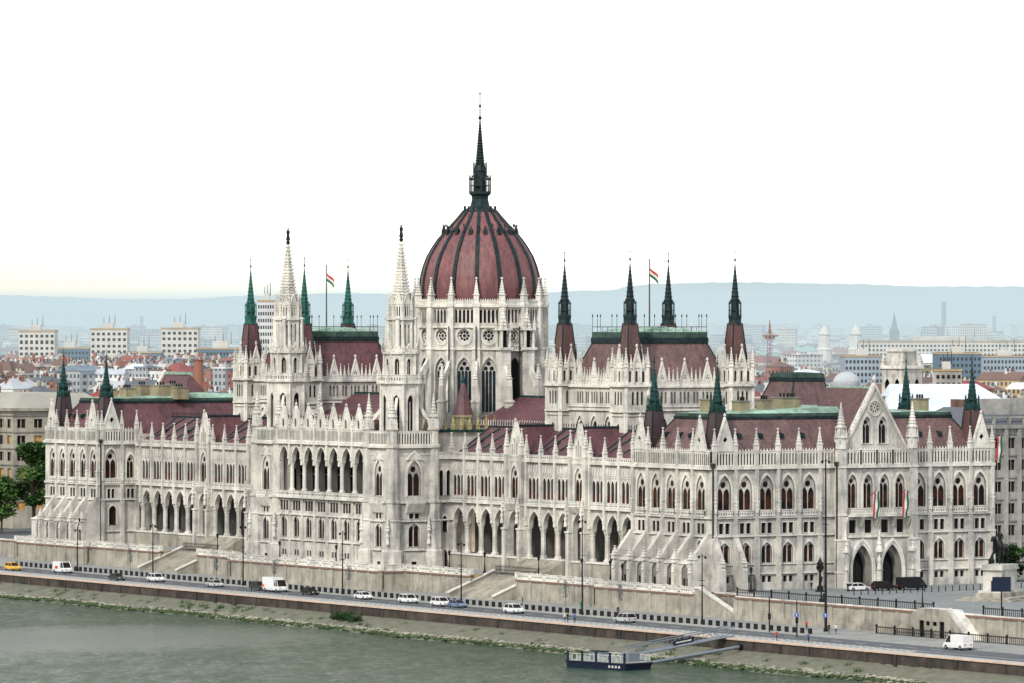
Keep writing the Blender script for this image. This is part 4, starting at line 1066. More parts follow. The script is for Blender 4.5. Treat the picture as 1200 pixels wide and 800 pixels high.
# eastern halls seen over the roofs
def east():
    r = MB(); box(r, 52, 66, 62.5, 74, 0, 32.4, 'stone_dark'); mansard(r, 53, 65, 63.0, 74.0, 32.4, 37.6, 2.0, 'roof2', 1.8, 'copper_dark')
    for i in range(12): ring(r, 55.2 + i * .68, 65.2, [(39, .07), (40.0, .05)], 4, 0, 'iron')
    r.build('east_hall', root)
    r = MB(); box(r, 20, 104, 50, 61.4, 0, 27.5, 'stone_dark'); mansard(r, 20, 104, 50, 61.4, 27.5, 32.0, 3, 'roof2', 1.2); r.build('east_wing', root)
    r = MB(); box(r, -104, -20, 50, 61.4, 0, 25.5, 'stone_dark'); mansard(r, -104, -20, 50, 61.4, 25.5, 30.5, 3, 'roof', 1.2); r.build('east_wing', root)
east()
# downpipes at the corners
def pipes():
    for F, u, d, z1 in ((Fr(XE, 0, SOU), -.1, .5, 23.0), (FS, 25.6, 1.7, 23.0), (Fr(-W0, 0, SOU), -.1, .5, 23.0)):
        m = MB(); x, y, _ = F.p(u, 0, d); ring(m, x, y, [(.5, .16), (z1, .16), (z1 + .1, .45), (z1 + .9, .45)], 6, 0, 'pipe'); m.build('downpipe', root)
    for az, z0, z1 in ((-pi / 4 + pi / 16, 31, 48), (0 - pi / 2 + pi / 16 * 3, 31, 48), (.05, 34, 48)):
        m = MB(); x, y = DX + 14.3 * cos(az), DY + 14.3 * sin(az)
        ring(m, x, y, [(z0, .13), (z1, .13)], 6, 0, 'pipe'); m.build('downpipe', root)
pipes()
flush_pool(root)
# ================================================================== GROUND, QUAY, RIVER
def ground_mat(name, c1, c2, rough=.9, scale=.25):
    m, nt, b = new_mat(name); p = pos(nt)
    n1 = noise(nt, p, scale, 6, .65); n2 = noise(nt, p, 3, 4, .7)
    base = ramp(nt, n1, [(.35, c1), (.65, c2)])
    base = mixc(nt, 1, base, ramp(nt, n2, [(.35, (.82, .82, .82)), (.65, (1.08, 1.08, 1.08))]), 'MULTIPLY')
    L(nt, base, b.inputs['Base Color']); b.inputs['Roughness'].default_value = rough
    return m
M['asphalt'] = ground_mat('asphalt', (.062, .072, .082), (.095, .105, .115))
M['pave'] = ground_mat('grey paving', (.20, .21, .21), (.29, .29, .28))
M['edge'] = ground_mat('quay edge paving', (.32, .32, .31), (.42, .41, .39))
M['plaza'] = ground_mat('plaza paving', (.15, .165, .17), (.22, .235, .24))
M['white'] = simple('worn white paint', (.6, .6, .58), .7)
M['mud'] = ground_mat('grey green river mud', (.10, .105, .075), (.165, .162, .122), scale=.5)
M['rock'] = stone('pale river rocks', (.36, .345, .28), (.12, .13, .08), (.44, .42, .34))
M['algae'] = simple('green algae rocks', (.045, .07, .028), .8, 0, .5, 2)
M['leaf'] = simple('green leaves', (.018, .05, .014), .6, 0, .5, .8)
M['leaf2'] = simple('light green leaves', (.065, .14, .03), .6, 0, .4, .8)
M['bark'] = simple('bark', (.08, .065, .05), .9)
M['greyleaf'] = simple('grey green leaves', (.12, .14, .15), .7)
M['city_ground'] = ground_mat('city ground', (.10, .11, .09), (.18, .18, .16), scale=.01)
def sheet(name, x0, x1, prof, mat):     # prof: list of (y,z)
    m = MB(); n = len(prof)
    m.add([(x0, y, z) for y, z in prof] + [(x1, y, z) for y, z in prof], [(i, i + 1, n + i + 1, n + i) for i in range(n - 1)], mat)
    return struct(name, m)
XA, XB = -900, 700
QP = [(0, -2.8), (-12.5, -2.85), (-17.5, -3.15), (-33.4, -3.4)]
def qz(y):
    for (a, za), (b, zb) in zip(QP[:-1], QP[1:]):
        if b <= y <= a: return za + (zb - za) * (y - a) / (b - a)
    return QP[-1][1]
sheet('pavement', XA, XB, [(0, -2.8), (-12.5, -2.85), (-17.5, -3.15), (-18.2, -3.17)], 'pave')
sheet('kerb', XA, XB, [(-18.2, -3.17), (-18.2, -3.30)], 'edge')
sheet('road', XA, XB, [(-18.2, -3.30), (-30.0, -3.46)], 'asphalt')
sheet('kerb', XA, XB, [(-30.0, -3.46), (-30.0, -3.33)], 'edge')
sheet('quay_edge_pavement', XA, XB, [(-30.0, -3.33), (-33.0, -3.35)], 'edge')
mk = MB()
x = -180
while x < 235:      # hatched bay markings along the river side, lane dashes
    mk.add([(x, -26.6, -3.408), (x + .8, -26.6, -3.408), (x + 1.9, -29.6, -3.449), (x + 1.1, -29.6, -3.449)], [(0, 1, 2, 3)], 'white'); x += 1.9
x = -180
while x < 235: mk.add([(x, -22.6, -3.355), (x + 3, -22.6, -3.355), (x + 3, -22.8, -3.357), (x, -22.8, -3.357)], [(0, 1, 2, 3)], 'white'); x += 7
for y in (-18.7, -26.3): mk.add([(XA, y, -3.30 - (-18.2 - y) * .0136 + .006), (XB, y, -3.30 - (-18.2 - y) * .0136 + .006), (XB, y - .18, -3.30 - (-18.2 - y) * .0136 + .004), (XA, y - .18, -3.30 - (-18.2 - y) * .0136 + .004)], [(0, 1, 2, 3)], 'white')
struct('road_marking', mk)
# land, terrace and plaza
g = MB(); g.add([(-30000, 70, .3), (30000, 70, .3), (30000, 40000, .3), (-30000, 40000, .3)], [(0, 1, 2, 3)], 'city_ground')
g.add([(-30000, -2, .25), (-150, -2, .25), (-150, 70, .3), (-30000, 70, .3)], [(0, 1, 2, 3)], 'asphalt')
g.add([(-150, 62, .3), (137, 62, .3), (137, 70, .3), (-150, 70, .3)], [(0, 1, 2, 3)], 'asphalt')
struct('ground', g)
g = MB(); g.add([(151.4, -6, 1.15), (700, -6, 1.15), (700, 70, 1.25), (134, 70, 1.25), (134, -1.85, 1.2), (151.4, -1.85, 1.17)], [(0, 1, 5), (1, 2, 3, 5), (3, 4, 5)], 'plaza'); g.add([(137, 70, 1.25), (700, 70, 1.25), (700, 75, .302), (137, 75, .302)], [(0, 1, 2, 3)], 'plaza')
struct('plaza', g)
g = MB()
for x0, x1, y0 in ((-150, -137, -2.2), (-137, -103, -5.7), (-103, -72.3, -3.6), (-55.7, -31, -3.6), (-31, 31, -9.2), (31, 55.7, -3.6), (72.3, 103, -3.6), (103, 137, -5.7)):
    g.add([(x0, y0, 1.2), (x1, y0, 1.2), (x1, 12, 1.2), (x0, 12, 1.2)], [(0, 1, 2, 3)], 'pave')
for s in (-1, 1): g.add([(s * 64 - 8.3, 1.2, 1.2), (s * 64 + 8.3, 1.2, 1.2), (s * 64 + 8.3, 12, 1.2), (s * 64 - 8.3, 12, 1.2)], [(0, 1, 2, 3)], 'pave')
struct('terrace_floor', g)
# the long retaining wall with its balustrade
tw_ = empty('terrace_wall', (0, -5, -3), 'long pale stone retaining wall with brown string and balustrade below the parliament', 'retaining wall')
wb = MB(); bb = MB(); cb = MB()
def wallrun(p, q, zt=1.0, bal=True, z0=-3.3):
    (x0, y0), (x1, y1) = p, q; Ln = math.hypot(x1 - x0, y1 - y0); F = Fr(x0, y0, atan2(y1 - y0, x1 - x0))
    fbox(wb, F, 0, Ln, z0, zt - .3, -.8, 0, 'terrace'); fbox(wb, F, 0, Ln, z0, z0 + 1.0, -.1, .18, 'terrace')
    fbox(cb, F, -.1, Ln + .1, zt - .3, zt, -.9, .22, 'coping'); fbox(cb, F, -.05, Ln + .05, zt, zt + .22, -.8, .12, 'stone_trim')
    n = max(1, round(Ln / 4.9))
    for i in range(n + 1):
        u = Ln * i / n
        if i < n + 1: fbox(wb, F, u - .55, u + .55, z0, zt - .31, 0, .14, 'stone_dark' if i % 1 else 'terrace')
        if bal: fbox(bb, F, u - .4, u + .4, zt + .2, zt + 1.35, -.62, .08, 'stone_trim')
    if bal: gallery(bb, F, 0, Ln, zt + .22, zt + 1.15, 0, .55, .3, False)
W_ = [(-137, -2.2), (-137, -5.7), (-103, -5.7), (-103, -3.6), (-72.5, -3.6)]
for p, q in zip(W_[:-1], W_[1:]): wallrun(p, q)
W_ = [(-55.5, -3.6), (-31, -3.6), (-31, -9.2), (31, -9.2), (31, -3.6), (55.5, -3.6)]
for p, q in zip(W_[:-1], W_[1:]): wallrun(p, q)
W_ = [(72.5, -3.6), (103, -3.6), (103, -5.7), (137, -5.7)]
for p, q in zip(W_[:-1], W_[1:]): wallrun(p, q)
wallrun((-900, -2.2), (-137, -2.2), .9, False)
for nm, m in (('wall', wb), ('coping', cb), ('balustrade', bb)):
    o = m.build(nm, tw_); o.location = (0, 5, 3)
# river stairs
for s in (-1, 1):
    m = MB(); c = s * 64; n = 22; w = 8.0
    r_ = empty('river_stairs', (c, -8, -2.8), ('right-hand' if s > 0 else 'left-hand') + ' flight of broad pale steps cut through the terrace wall down to the quay', 'stairs', 'broad stairs down to the quay')
    for i in range(n):
        y1 = 1.4 - (9.4) * i / n; z = 1.2 - (1.2 + 2.85) * i / n
        box(m, -w, w, y1 - 9.4 / n + 8, y1 + 8 + .02, -3.5 + 2.8, z + 2.8, 'terrace')
    m.build('steps', r_)
    for e in (-1, 1):
        m = MB(); F = Fr(e * (w + .25) + (.25), 0, SOU)
        fprism(m, F, [(0, -.7), (0, 0)], 0, .01, 'terrace') if False else None
        vs = [(e * w + dx, y + 8, z + 2.8) for dx in (0, .7 * e) for y, z in ((1.6, -3.4), (1.6, 1.9), (-8.4, -2.1), (-8.4, -3.4))]
        m.add(vs, [(0, 1, 2, 3), (4, 5, 6, 7), (0, 1, 5, 4), (1, 2, 6, 5), (2, 3, 7, 6)], 'terrace')
        vs = [(e * w + dx, y + 8, z + 2.8) for dx in (-.12 * e, .85 * e) for y, z in ((1.7, 1.9), (1.7, 2.15), (-8.6, -1.9), (-8.6, -2.15))]
        m.add(vs, [(0, 1, 2, 3), (4, 5, 6, 7), (1, 2, 6, 5), (0, 3, 7, 4), (2, 3, 7, 6)], 'stone_trim')
        m.build('side_wall', r_)
    # gate railing across the head of the stairs
    gt = empty('stair_gate', (c, 1.7, 1.2), ('right-hand' if s > 0 else 'left-hand') + ' black iron railing closing the head of the river stairs', 'railing', 'railings over the river stairs')
    m = MB()
    for i in range(42): x = -8 + 16 * i / 41; ring(m, x, 0, [(0, .05), (1.7, .04), (1.9, .01)], 4, 0, 'iron')
    for z in (.25, .9, 1.5): box(m, -8, 8, -.04, .04, z, z + .08, 'iron')
    m.build('bars', gt)
    # inner flight up to the arcade
    m = MB(); st = empty('arcade_stairs', (c + s * .0, 4, 1.2), ('right-hand' if s > 0 else 'left-hand') + ' inner flight of pale steps rising to the arcade', 'stairs', 'inner stairs up to the arcades')
    for i in range(14): box(m, -7.4 - (14 - i) * 0, 7.4, -1.6 + i * .36, 4.0, (i) * .21, (i + 1) * .21, 'terrace')
    m.build('steps', st)
# quay wall, bank, river
qw = empty('quay_wall', (0, -33.4, -5.4), 'long low brown stone quay wall with a pale pink coping along the river', 'quay wall')
m = MB(); m.add([(XA, 0.02, -.2), (XB, 0.02, -.2), (XB, 0, 2.0), (XA, 0, 2.0)], [(0, 1, 2, 3)], 'brown_stone')
x = -180
while x < 260: box(m, x, x + .8, -.14, .1, -.2, 1.85, 'brown_stone'); x += 8.2
m.build('wall', qw)
m = MB(); box(m, XA, XB, -.2, .55, 1.85, 2.12, 'pink_coping'); m.build('coping', qw)
bank = MB(); nx = 420; ys = [-33.3, -35.0, -37, -38.6, -40.2, -41.6, -43.5, -46]; zs_ = [-5.15, -5.45, -5.85, -6.15, -6.7, -7.15, -7.6, -8.6]
vs = []
for i in range(nx + 1):
    x = -330 + 660 * i / nx
    for y, z in zip(ys, zs_):
        j = 0 if y == -33.3 else 1
        vs.append((x, y + j * (random.uniform(-.5, .5) + .9 * sin(x * .11) + .6 * sin(x * .031 + 1)), z + j * random.uniform(-.12, .12)))
n = len(ys)
for i in range(nx):
    for j in range(n - 1):
        pass
bank.add(vs, [(i * n + j, i * n + j + 1, (i + 1) * n + j + 1, (i + 1) * n + j) for i in range(nx) for j in range(n - 1)], 'mud')
bank.add([(XA, -33.3, -5.2), (-330, -33.3, -5.2), (-330, -46, -8.6), (XA, -46, -8.6), (330, -33.3, -5.2), (XB, -33.3, -5.2), (XB, -46, -8.6), (330, -46, -8.6)], [(0, 1, 2, 3), (4, 5, 6, 7)], 'mud')
struct('riverbank', bank, True)
rk = MB()
def blob(mb, x, y, z, r, mat, sz=.6):
    v = []; 
    for (a, b, c) in ((1, 0, 0), (-1, 0, 0), (0, 1, 0), (0, -1, 0), (0, 0, 1), (0, 0, -1), (.7, .7, .4), (-.7, .6, .5), (.6, -.7, .5), (-.7, -.6, .4)):
        q = r * random.uniform(.7, 1.25); v.append((x + a * q, y + b * q, z + c * q * sz))
    mb.add(v, [(4, 6, 8), (4, 8, 9), (4, 9, 7), (4, 7, 6), (6, 0, 8), (8, 3, 9), (9, 1, 7), (7, 2, 6), (0, 3, 8), (3, 1, 9), (1, 2, 7), (2, 0, 6)], mat)
for i in range(6500):
    x = random.uniform(-130, 260); y0 = random.gauss(-40.9, .4) if i % 2 else random.gauss(-41.8, .3); yy = y0 + .9 * sin(x * .11) + .6 * sin(x * .031 + 1)
    z = -7.4
    for (ya, za), (yb, zb) in zip(zip(ys[:-1], zs_[:-1]), zip(ys[1:], zs_[1:])):
        if yb <= y0 <= ya: z = za + (zb - za) * (y0 - ya) / (yb - ya)
    blob(rk, x, yy, z, random.uniform(.18, .62), 'algae' if (y0 < -41.15 and random.random() < .93) or random.random() < .2 else 'rock')
tag(rk.build('river_rocks'), 'strip of tumbled pale and green rocks at the waterline', 'rocks', kind='stuff')
gr = MB()
for i in range(90):
    x = random.uniform(-130, 60) if random.random() < .7 else random.uniform(60, 240); yy = random.uniform(-39, -35)
    for k in range(26):
        a = random.uniform(0, 6.3); r = random.uniform(0, .9); h = random.uniform(.2, .9); z = -5.3 - (-34 - yy) * .22
        px_, py_ = x + r * cos(a), yy + r * sin(a)
        gr.add([(px_ - .09, py_, z - .2), (px_ + .09, py_, z - .2), (px_ + random.uniform(-.3, .3), py_ + random.uniform(-.3, .3), z + h)], [(0, 1, 2)], random.choice(['leaf', 'leaf2', 'leaf']))
tag(gr.build('weeds'), 'tufts of green weeds growing on the muddy riverbank', 'weeds', kind='stuff')
def water_mat():
    m, nt, b = new_mat('river water'); p = pos(nt)
    mp = N(nt, 'ShaderNodeMapping'); mp.inputs['Rotation'].default_value = (0, 0, radians(-149)); L(nt, p, mp.inputs['Vector'])
    v = mp.outputs[0]
    w1 = noise(nt, mapping(nt, v, (.13, .40, 1)), 1.0, 5, .68); w2 = noise(nt, mapping(nt, v, (.55, 1.5, 1)), 1.0, 4, .65)
    big = noise(nt, mapping(nt, p, (.020, .012, 1)), 1.0, 3, .5)
    gd = N(nt, 'ShaderNodeVectorMath', operation='DISTANCE'); L(nt, mapping(nt, p, (1, .55, 1)), gd.inputs[0]); gd.inputs[1].default_value = (72, -61, -7.4)
    glint = mathn(nt, 'SUBTRACT', 1.0, mathn(nt, 'DIVIDE', gd.outputs['Value'], 46.0))       # mask for a bright patch of painted sky glint
    rc = N(nt, 'ShaderNodeClamp'); L(nt, glint, rc.inputs[0])
    lvl = mathn(nt, 'ADD', mathn(nt, 'MULTIPLY', rc.outputs[0], .5), mathn(nt, 'MULTIPLY', big, .16))
    rip = mathn(nt, 'ADD', mathn(nt, 'ADD', mathn(nt, 'MULTIPLY', w1, .55), mathn(nt, 'MULTIPLY', w2, .45)), lvl)
    h = mathn(nt, 'ADD', w1, mathn(nt, 'MULTIPLY', w2, .4))
    base = ramp(nt, noise(nt, mapping(nt, p, (.03, .05, 1)), 1, 4), [(.35, (.034, .064, .042)), (.65, (.058, .094, .062))])
    L(nt, base, b.inputs['Base Color']); b.inputs['IOR'].default_value = 1.33; b.inputs['Roughness'].default_value = .16
    n = N(nt, 'ShaderNodeBump'); n.inputs['Strength'].default_value = 1.0; n.inputs['Distance'].default_value = .9
    L(nt, h, n.inputs['Height']); L(nt, n.outputs[0], b.inputs['Normal'])
    # sky glints of the ripple facets painted into the specular level by noise
    L(nt, ramp(nt, rip, [(.54, (.02, .02, .02)), (.63, (.10, .10, .10)), (.70, (.5, .5, .5)), (.80, (1, 1, 1))]), b.inputs['Specular IOR Level'])
    return m
M['water'] = water_mat()
w = MB(); w.add([(-3000, -46.5, -7.4), (3000, -46.5, -7.4), (3000, -1200, -7.4), (-3000, -1200, -7.4), (-3000, -36, -7.4), (3000, -36, -7.4)], [(0, 1, 2, 3), (4, 5, 1, 0)], 'water'); struct('river_water', w)
# ---- plaza retaining wall, stair and doorway block
pw = empty('plaza_wall', (180, -6, -2.8), 'sandstone retaining wall with red brown coping holding up the plaza', 'retaining wall')
m = MB(); wb, cb, bb = MB(), MB(), MB()
wallrun((137.8, -1.9), (151.2, -1.9), 1.1, False, -3.0); wallrun((151.2, -6.2), (700, -6.2), 1.1, False, -3.0); fbox(wb, Fr(151.2, -6.2, -pi / 2), -4.4, 0, -3, 1.0, 0, .8, 'terrace')
for nm, mm in (('wall', wb), ('coping', cb)): o = mm.build(nm, pw); o.location = (-180, 6, 2.8)
m = MB()
for i in range(20): box(m, 138 + i * .62, 138.62 + i * .62, -5.2, -1.9, -3, 1.2 - (i + 1) * .2, 'terrace')
vs = [(x, y, z) for y in (-5.2, -5.75) for x, z in ((137.2, -3), (137.2, 2.0), (138.4, 2.0), (151, -2.2), (151, -3))]
m.add(vs, [(0, 1, 2, 3, 4), (5, 6, 7, 8, 9), (1, 2, 7, 6), (2, 3, 8, 7), (3, 4, 9, 8), (0, 1, 6, 5)], 'terrace')
vs = [(x, y, z) for y in (-5.05, -5.95) for x, z in ((137.0, 2.02), (138.5, 2.02), (151.2, -2.15), (151.2, -1.85), (138.6, 2.35), (137.0, 2.35))]
m.add(vs, [(0, 1, 2, 3, 4, 5), (6, 7, 8, 9, 10, 11), (3, 4, 10, 9), (4, 5, 11, 10), (1, 2, 8, 7), (2, 3, 9, 8)], 'stone_trim')
cs_ = tag(m.build('corner_stairs'), 'narrow stone stair with white side wall dropping from the terrace corner to the quay', 'stairs')
hb = empty('stair_house', (213, -8, -2.8), 'pale stone doorway block with sloping side built against the plaza wall', 'stair house')
F = Fr(213, -9.0, RIV); m = MB()
outer = [(-10.5, -2.85), (11.5, -2.85), (5.6, 1.9), (-2.6, 1.9), (-5.5, .6)]
panel(m, F, outer, [rect(-2.6, -1.2, -2.8, -.1), rect(3.1, 4.5, -2.8, -.1), rect(-.7, .4, -.9, -.2), rect(1.2, 2.4, -.9, -.2)], 0, .5, 'terrace')
m.add([F.p(u, z, d) for d in (0, -2.8) for u, z in outer], [(1, 2, 7, 6), (2, 3, 8, 7), (3, 4, 9, 8), (4, 0, 5, 9)], 'stone_trim')
vs_ = [(11.9, -2.85), (11.4, -2.85), (5.4, 2.0), (5.9, 2.25)]
m.add([F.p(u, z, .25) for u, z in vs_] + [F.p(u, z, -.5) for u, z in vs_], [(0, 1, 2, 3), (4, 5, 6, 7), (0, 3, 7, 4)], 'stone')
o = m.build('wall', hb); o.location = (-213, 8, 2.8)
m = MB()
for a_, b_, z0, z1 in ((-2.6, -1.2, -2.8, -.1), (3.1, 4.5, -2.8, -.1), (-.7, .4, -.9, -.2), (1.2, 2.4, -.9, -.2)): poly(m, F, rect(a_, b_, z0, z1), -.45, 'dark')
o = m.build('door', hb); o.location = (-213, 8, 2.8)
# ---- railings
def railing(name, x0, x1, y, z, label, h=1.25):
    r_ = empty(name, (x0, y, z), label, 'railing'); m = MB(); Ln = x1 - x0; n = int(Ln / .55)
    for i in range(n + 1): u = Ln * i / n; box(m, u - .035, u + .035, -.03, .03, .05, h, 'iron')
    for zz in (.12, h - .12, h): box(m, 0, Ln, -.045, .045, zz - .04, zz + .04, 'iron')
    m.build('bars', r_); n = int(Ln / 5.2); p0 = None
    for i in range(n + 1):
        if p0 is None: m = MB(); ring(m, 0, 0, [(0, .16), (h, .13), (h + .05, .2), (h + .3, .18), (h + .4, .03)], 6, 0, 'iron'); p0 = o = m.build('post', r_)
        else: o = p0.copy(); COL.objects.link(o); o.parent = r_
        o.location = (Ln * i / n, 0, 0)
railing('iron_railing', 151, 210, -5.8, 1.2, 'long black iron railing on the plaza wall left of the doorway block')
railing('iron_railing', 224, 330, -5.8, 1.2, 'black iron railing on the plaza wall at the right edge')
pm = MB(); ring(pm, 0, 0, [(0, .09), (.85, .08), (.9, .12), (1.0, .03)], 6, 0, 'iron'); p0 = None
for i in range(26):
    if p0 is None: p0 = o = pm.build('bollard')
    else: o = p0.copy(); COL.objects.link(o)
    t = i / 25; o.location = (158 - 6 * t, 14 + 42 * t, 1.2); tag(o, 'thin dark bollard in the row across the plaza before the south face', 'bollard', 'thin bollards across the plaza')
railing('quay_railing', 199, 330, -9.6, -2.85, 'thin dark railing on the pavement in front of the doorway block', 1.2)
for k, (x, y) in enumerate(((150.5, -9), )): pass
# barrier blocks along the road
bm = MB(); box(bm, -.5, .5, -.1, .1, .05, .98, 'iron'); box(bm, -1.18, 1.18, -.2, .2, -.1, .05, 'edge')
b0 = None; x = -112; k = 0
while x < 192:
    if b0 is None: b0 = bm.build('barrier_block'); o = b0
    else: o = b0.copy(); COL.objects.link(o)
    tag(o, 'black barrier block in the row between quay pavement and road', 'barrier', 'black barrier blocks along the road'); o.location = (x, -17.6, -3.12); x += 2.35
# ================================================================== VEHICLES, PEOPLE, STREET THINGS
def paint(name, col, rough=.3):
    m, nt, b = new_mat(name); n1 = noise(nt, pos(nt), 2, 3)
    L(nt, ramp(nt, n1, [(.3, tuple(c * .9 for c in col)), (.7, col)]), b.inputs['Base Color']); b.inputs['Roughness'].default_value = rough
    b.inputs['Coat Weight'].default_value = .3 if max(col) > .2 else 0; b.inputs['Specular IOR Level'].default_value = .5 if max(col) > .2 else .15; M[name] = m
for nm, c in (('car_white', (.75, .76, .77)), ('car_silver', (.45, .47, .49)), ('car_black', (.012, .013, .016)), ('car_blue', (.10, .18, .30)), ('car_dark', (.03, .035, .04)), ('car_yellow', (.75, .42, .02)), ('red', (.6, .03, .02)), ('blue_sign', (.02, .09, .45)), ('flag_red', (.42, .025, .035)), ('flag_white', (.62, .62, .6)), ('flag_green', (.02, .11, .055)), ('navy', (.012, .02, .04)), ('grey_metal', (.16, .19, .23)), ('orange', (.75, .16, .02)), ('skin', (.5, .3, .2)), ('shirt_red', (.5, .03, .03)), ('shirt_blue', (.04, .1, .3)), ('shirt_white', (.6, .6, .6)), ('shirt_black', (.02, .02, .025)), ('shirt_green', (.02, .22, .1)), ('jeans', (.03, .045, .09)), ('pants', (.025, .025, .03)), ('hair', (.03, .02, .015))): paint(nm, c, .35 if nm.startswith('car') else .7)
M['tyre'] = simple('tyre', (.012, .012, .012), .8); M['lampglass'] = simple('frosted lamp glass', (.5, .52, .5), .3)
M['taillight'] = simple('tail light', (.4, .01, .01), .3)
def car(name, kind, col, loc, label, rz=0, extra=None):
    r = empty(name, loc, label, 'van' if 'van' in name else 'truck' if 'truck' in name else 'car', rz=rz)
    if kind == 'sedan': L_, W, low, belt, top, cab = 4.5, 1.8, .28, .88, 1.43, [(-1.85, .9), (-1.2, 1.38), (.35, 1.43), (1.15, .92)]
    elif kind == 'suv': L_, W, low, belt, top, cab = 4.7, 1.9, .34, 1.02, 1.72, [(-2.2, 1.05), (-1.85, 1.68), (.45, 1.72), (1.25, 1.06)]
    elif kind == 'van': L_, W, low, belt, top, cab = 5.6, 2.0, .35, 1.15, 2.35, [(-2.75, 1.2), (-2.7, 2.3), (1.45, 2.35), (2.3, 1.25)]
    else: L_, W, low, belt, top, cab = 6.4, 2.2, .4, 1.2, 2.5, [(1.3, 1.2), (1.35, 2.3), (2.3, 2.25), (2.95, 1.25)]
    h = L_ / 2; b = MB()
    prof = [(-h, low + .1), (-h, belt - .08), (-h + .08, belt), (cab[-1][0], belt), (h - .25, belt - .17), (h, belt - .38), (h, low + .1), (h - .15, low), (-h + .15, low)]
    rings = [(-W / 2, .0, .93), (-W / 2 + .1, .0, 1.0), (W / 2 - .1, 0, 1), (W / 2, 0, .93)]
    mid = (low + belt) / 2; vs = []
    for y, _, s in rings: vs += [(x * (.985 if s < 1 else 1), y, mid + (z - mid) * s) for x, z in prof]
    n = len(prof); b.add(vs, [(j * n + i, j * n + (i + 1) % n, (j + 1) * n + (i + 1) % n, (j + 1) * n + i) for j in range(3) for i in range(n)] + [tuple(range(n)), tuple(range(3 * n, 4 * n))], col)
    # roof and pillars
    t = W / 2 - .2; cb_ = [(x, z) for x, z in cab]
    rx0, rx1 = cab[1][0], cab[2][0]; b.add([(x, y, z) for z, k in ((top, 0), (top - .1, 1)) for x in (rx0, rx1) for y in (-t, t)], [(0, 1, 3, 2), (4, 5, 7, 6), (0, 1, 5, 4), (2, 3, 7, 6), (0, 2, 6, 4), (1, 3, 7, 5)], col)
    for y, yy in ((-t, -W / 2 + .06), (t, W / 2 - .06)):
        for (xa, za), (xb, zb) in (((cab[0][0], belt), cab[1]), ((cab[3][0], belt), cab[2]), (((cab[0][0] + cab[3][0]) / 2, belt), ((rx0 + rx1) / 2, top - .05))): tube(b, [(xa, yy, za), (xb, y, zb)], .05, col, 4)
    if kind == 'van': box(b, -2.76, .7, -W / 2 + .02, W / 2 - .02, belt - .1, top - .03, col)
    if kind == 'truck': box(b, -3.2, 1.2, -1.15, 1.15, .75, 2.85, col)
    b.build('body', r)
    g = MB(); vs = []
    for y, f in ((-W / 2 + .09, 0), (W / 2 - .09, 0)):
        ty = -t + .02 if y < 0 else t - .02; vs += [(cab[0][0] + .04, y, belt - .02), (cab[1][0] + .02, ty, top - .07), (cab[2][0] - .02, ty, top - .07), (cab[3][0] - .04, y, belt - .02)]
    g.add(vs, [(0, 1, 2, 3), (4, 5, 6, 7), (0, 1, 5, 4), (2, 3, 7, 6)], 'glass'); g.build('windows', r)
    wr = .33 if kind in ('sedan', 'suv') else .38
    for sx in (-1, 1):
        for sy in (-1, 1):
            w = MB(); cx_, cy_ = sx * (h - .85), sy * (W / 2 - .08); n = 14
            for (y0, y1, rr, mt) in ((cy_ - .11, cy_ + .11, wr, 'tyre'), (cy_ - .12, cy_ + .12, wr * .6, 'grey_metal')):
                vs = [(cx_ + rr * cos(2 * pi * i / n), y, wr + rr * sin(2 * pi * i / n)) for y in (y0, y1) for i in range(n)]
                w.add(vs, [tuple(range(n)), tuple(range(n, 2 * n))] + [(i, (i + 1) % n, n + (i + 1) % n, n + i) for i in range(n)], mt)
            w.build('wheel', r)
    for sx, mt, nm in ((1, 'lampglass', 'headlight'), (-1, 'taillight', 'tail_light')):
        for sy in (-1, 1):
            q = MB(); box(q, sx * h - .06 * sx, sx * h + .02 * sx, sy * (W / 2 - .4) - .17, sy * (W / 2 - .4) + .17, belt - .36, belt - .18, mt); q.build(nm, r)
    if extra:
        q = MB(); box(q, -1.6 if kind != 'truck' else -3.24, -.3 if kind != 'truck' else -2.4, -W / 2 - .09 if kind == 'truck' else -W / 2 - .012, W / 2 + .012, .9, 1.5, extra); q.build('side_panel', r)
    return r
QC = lambda y: -3.30 - (-18.2 - y) * .0136
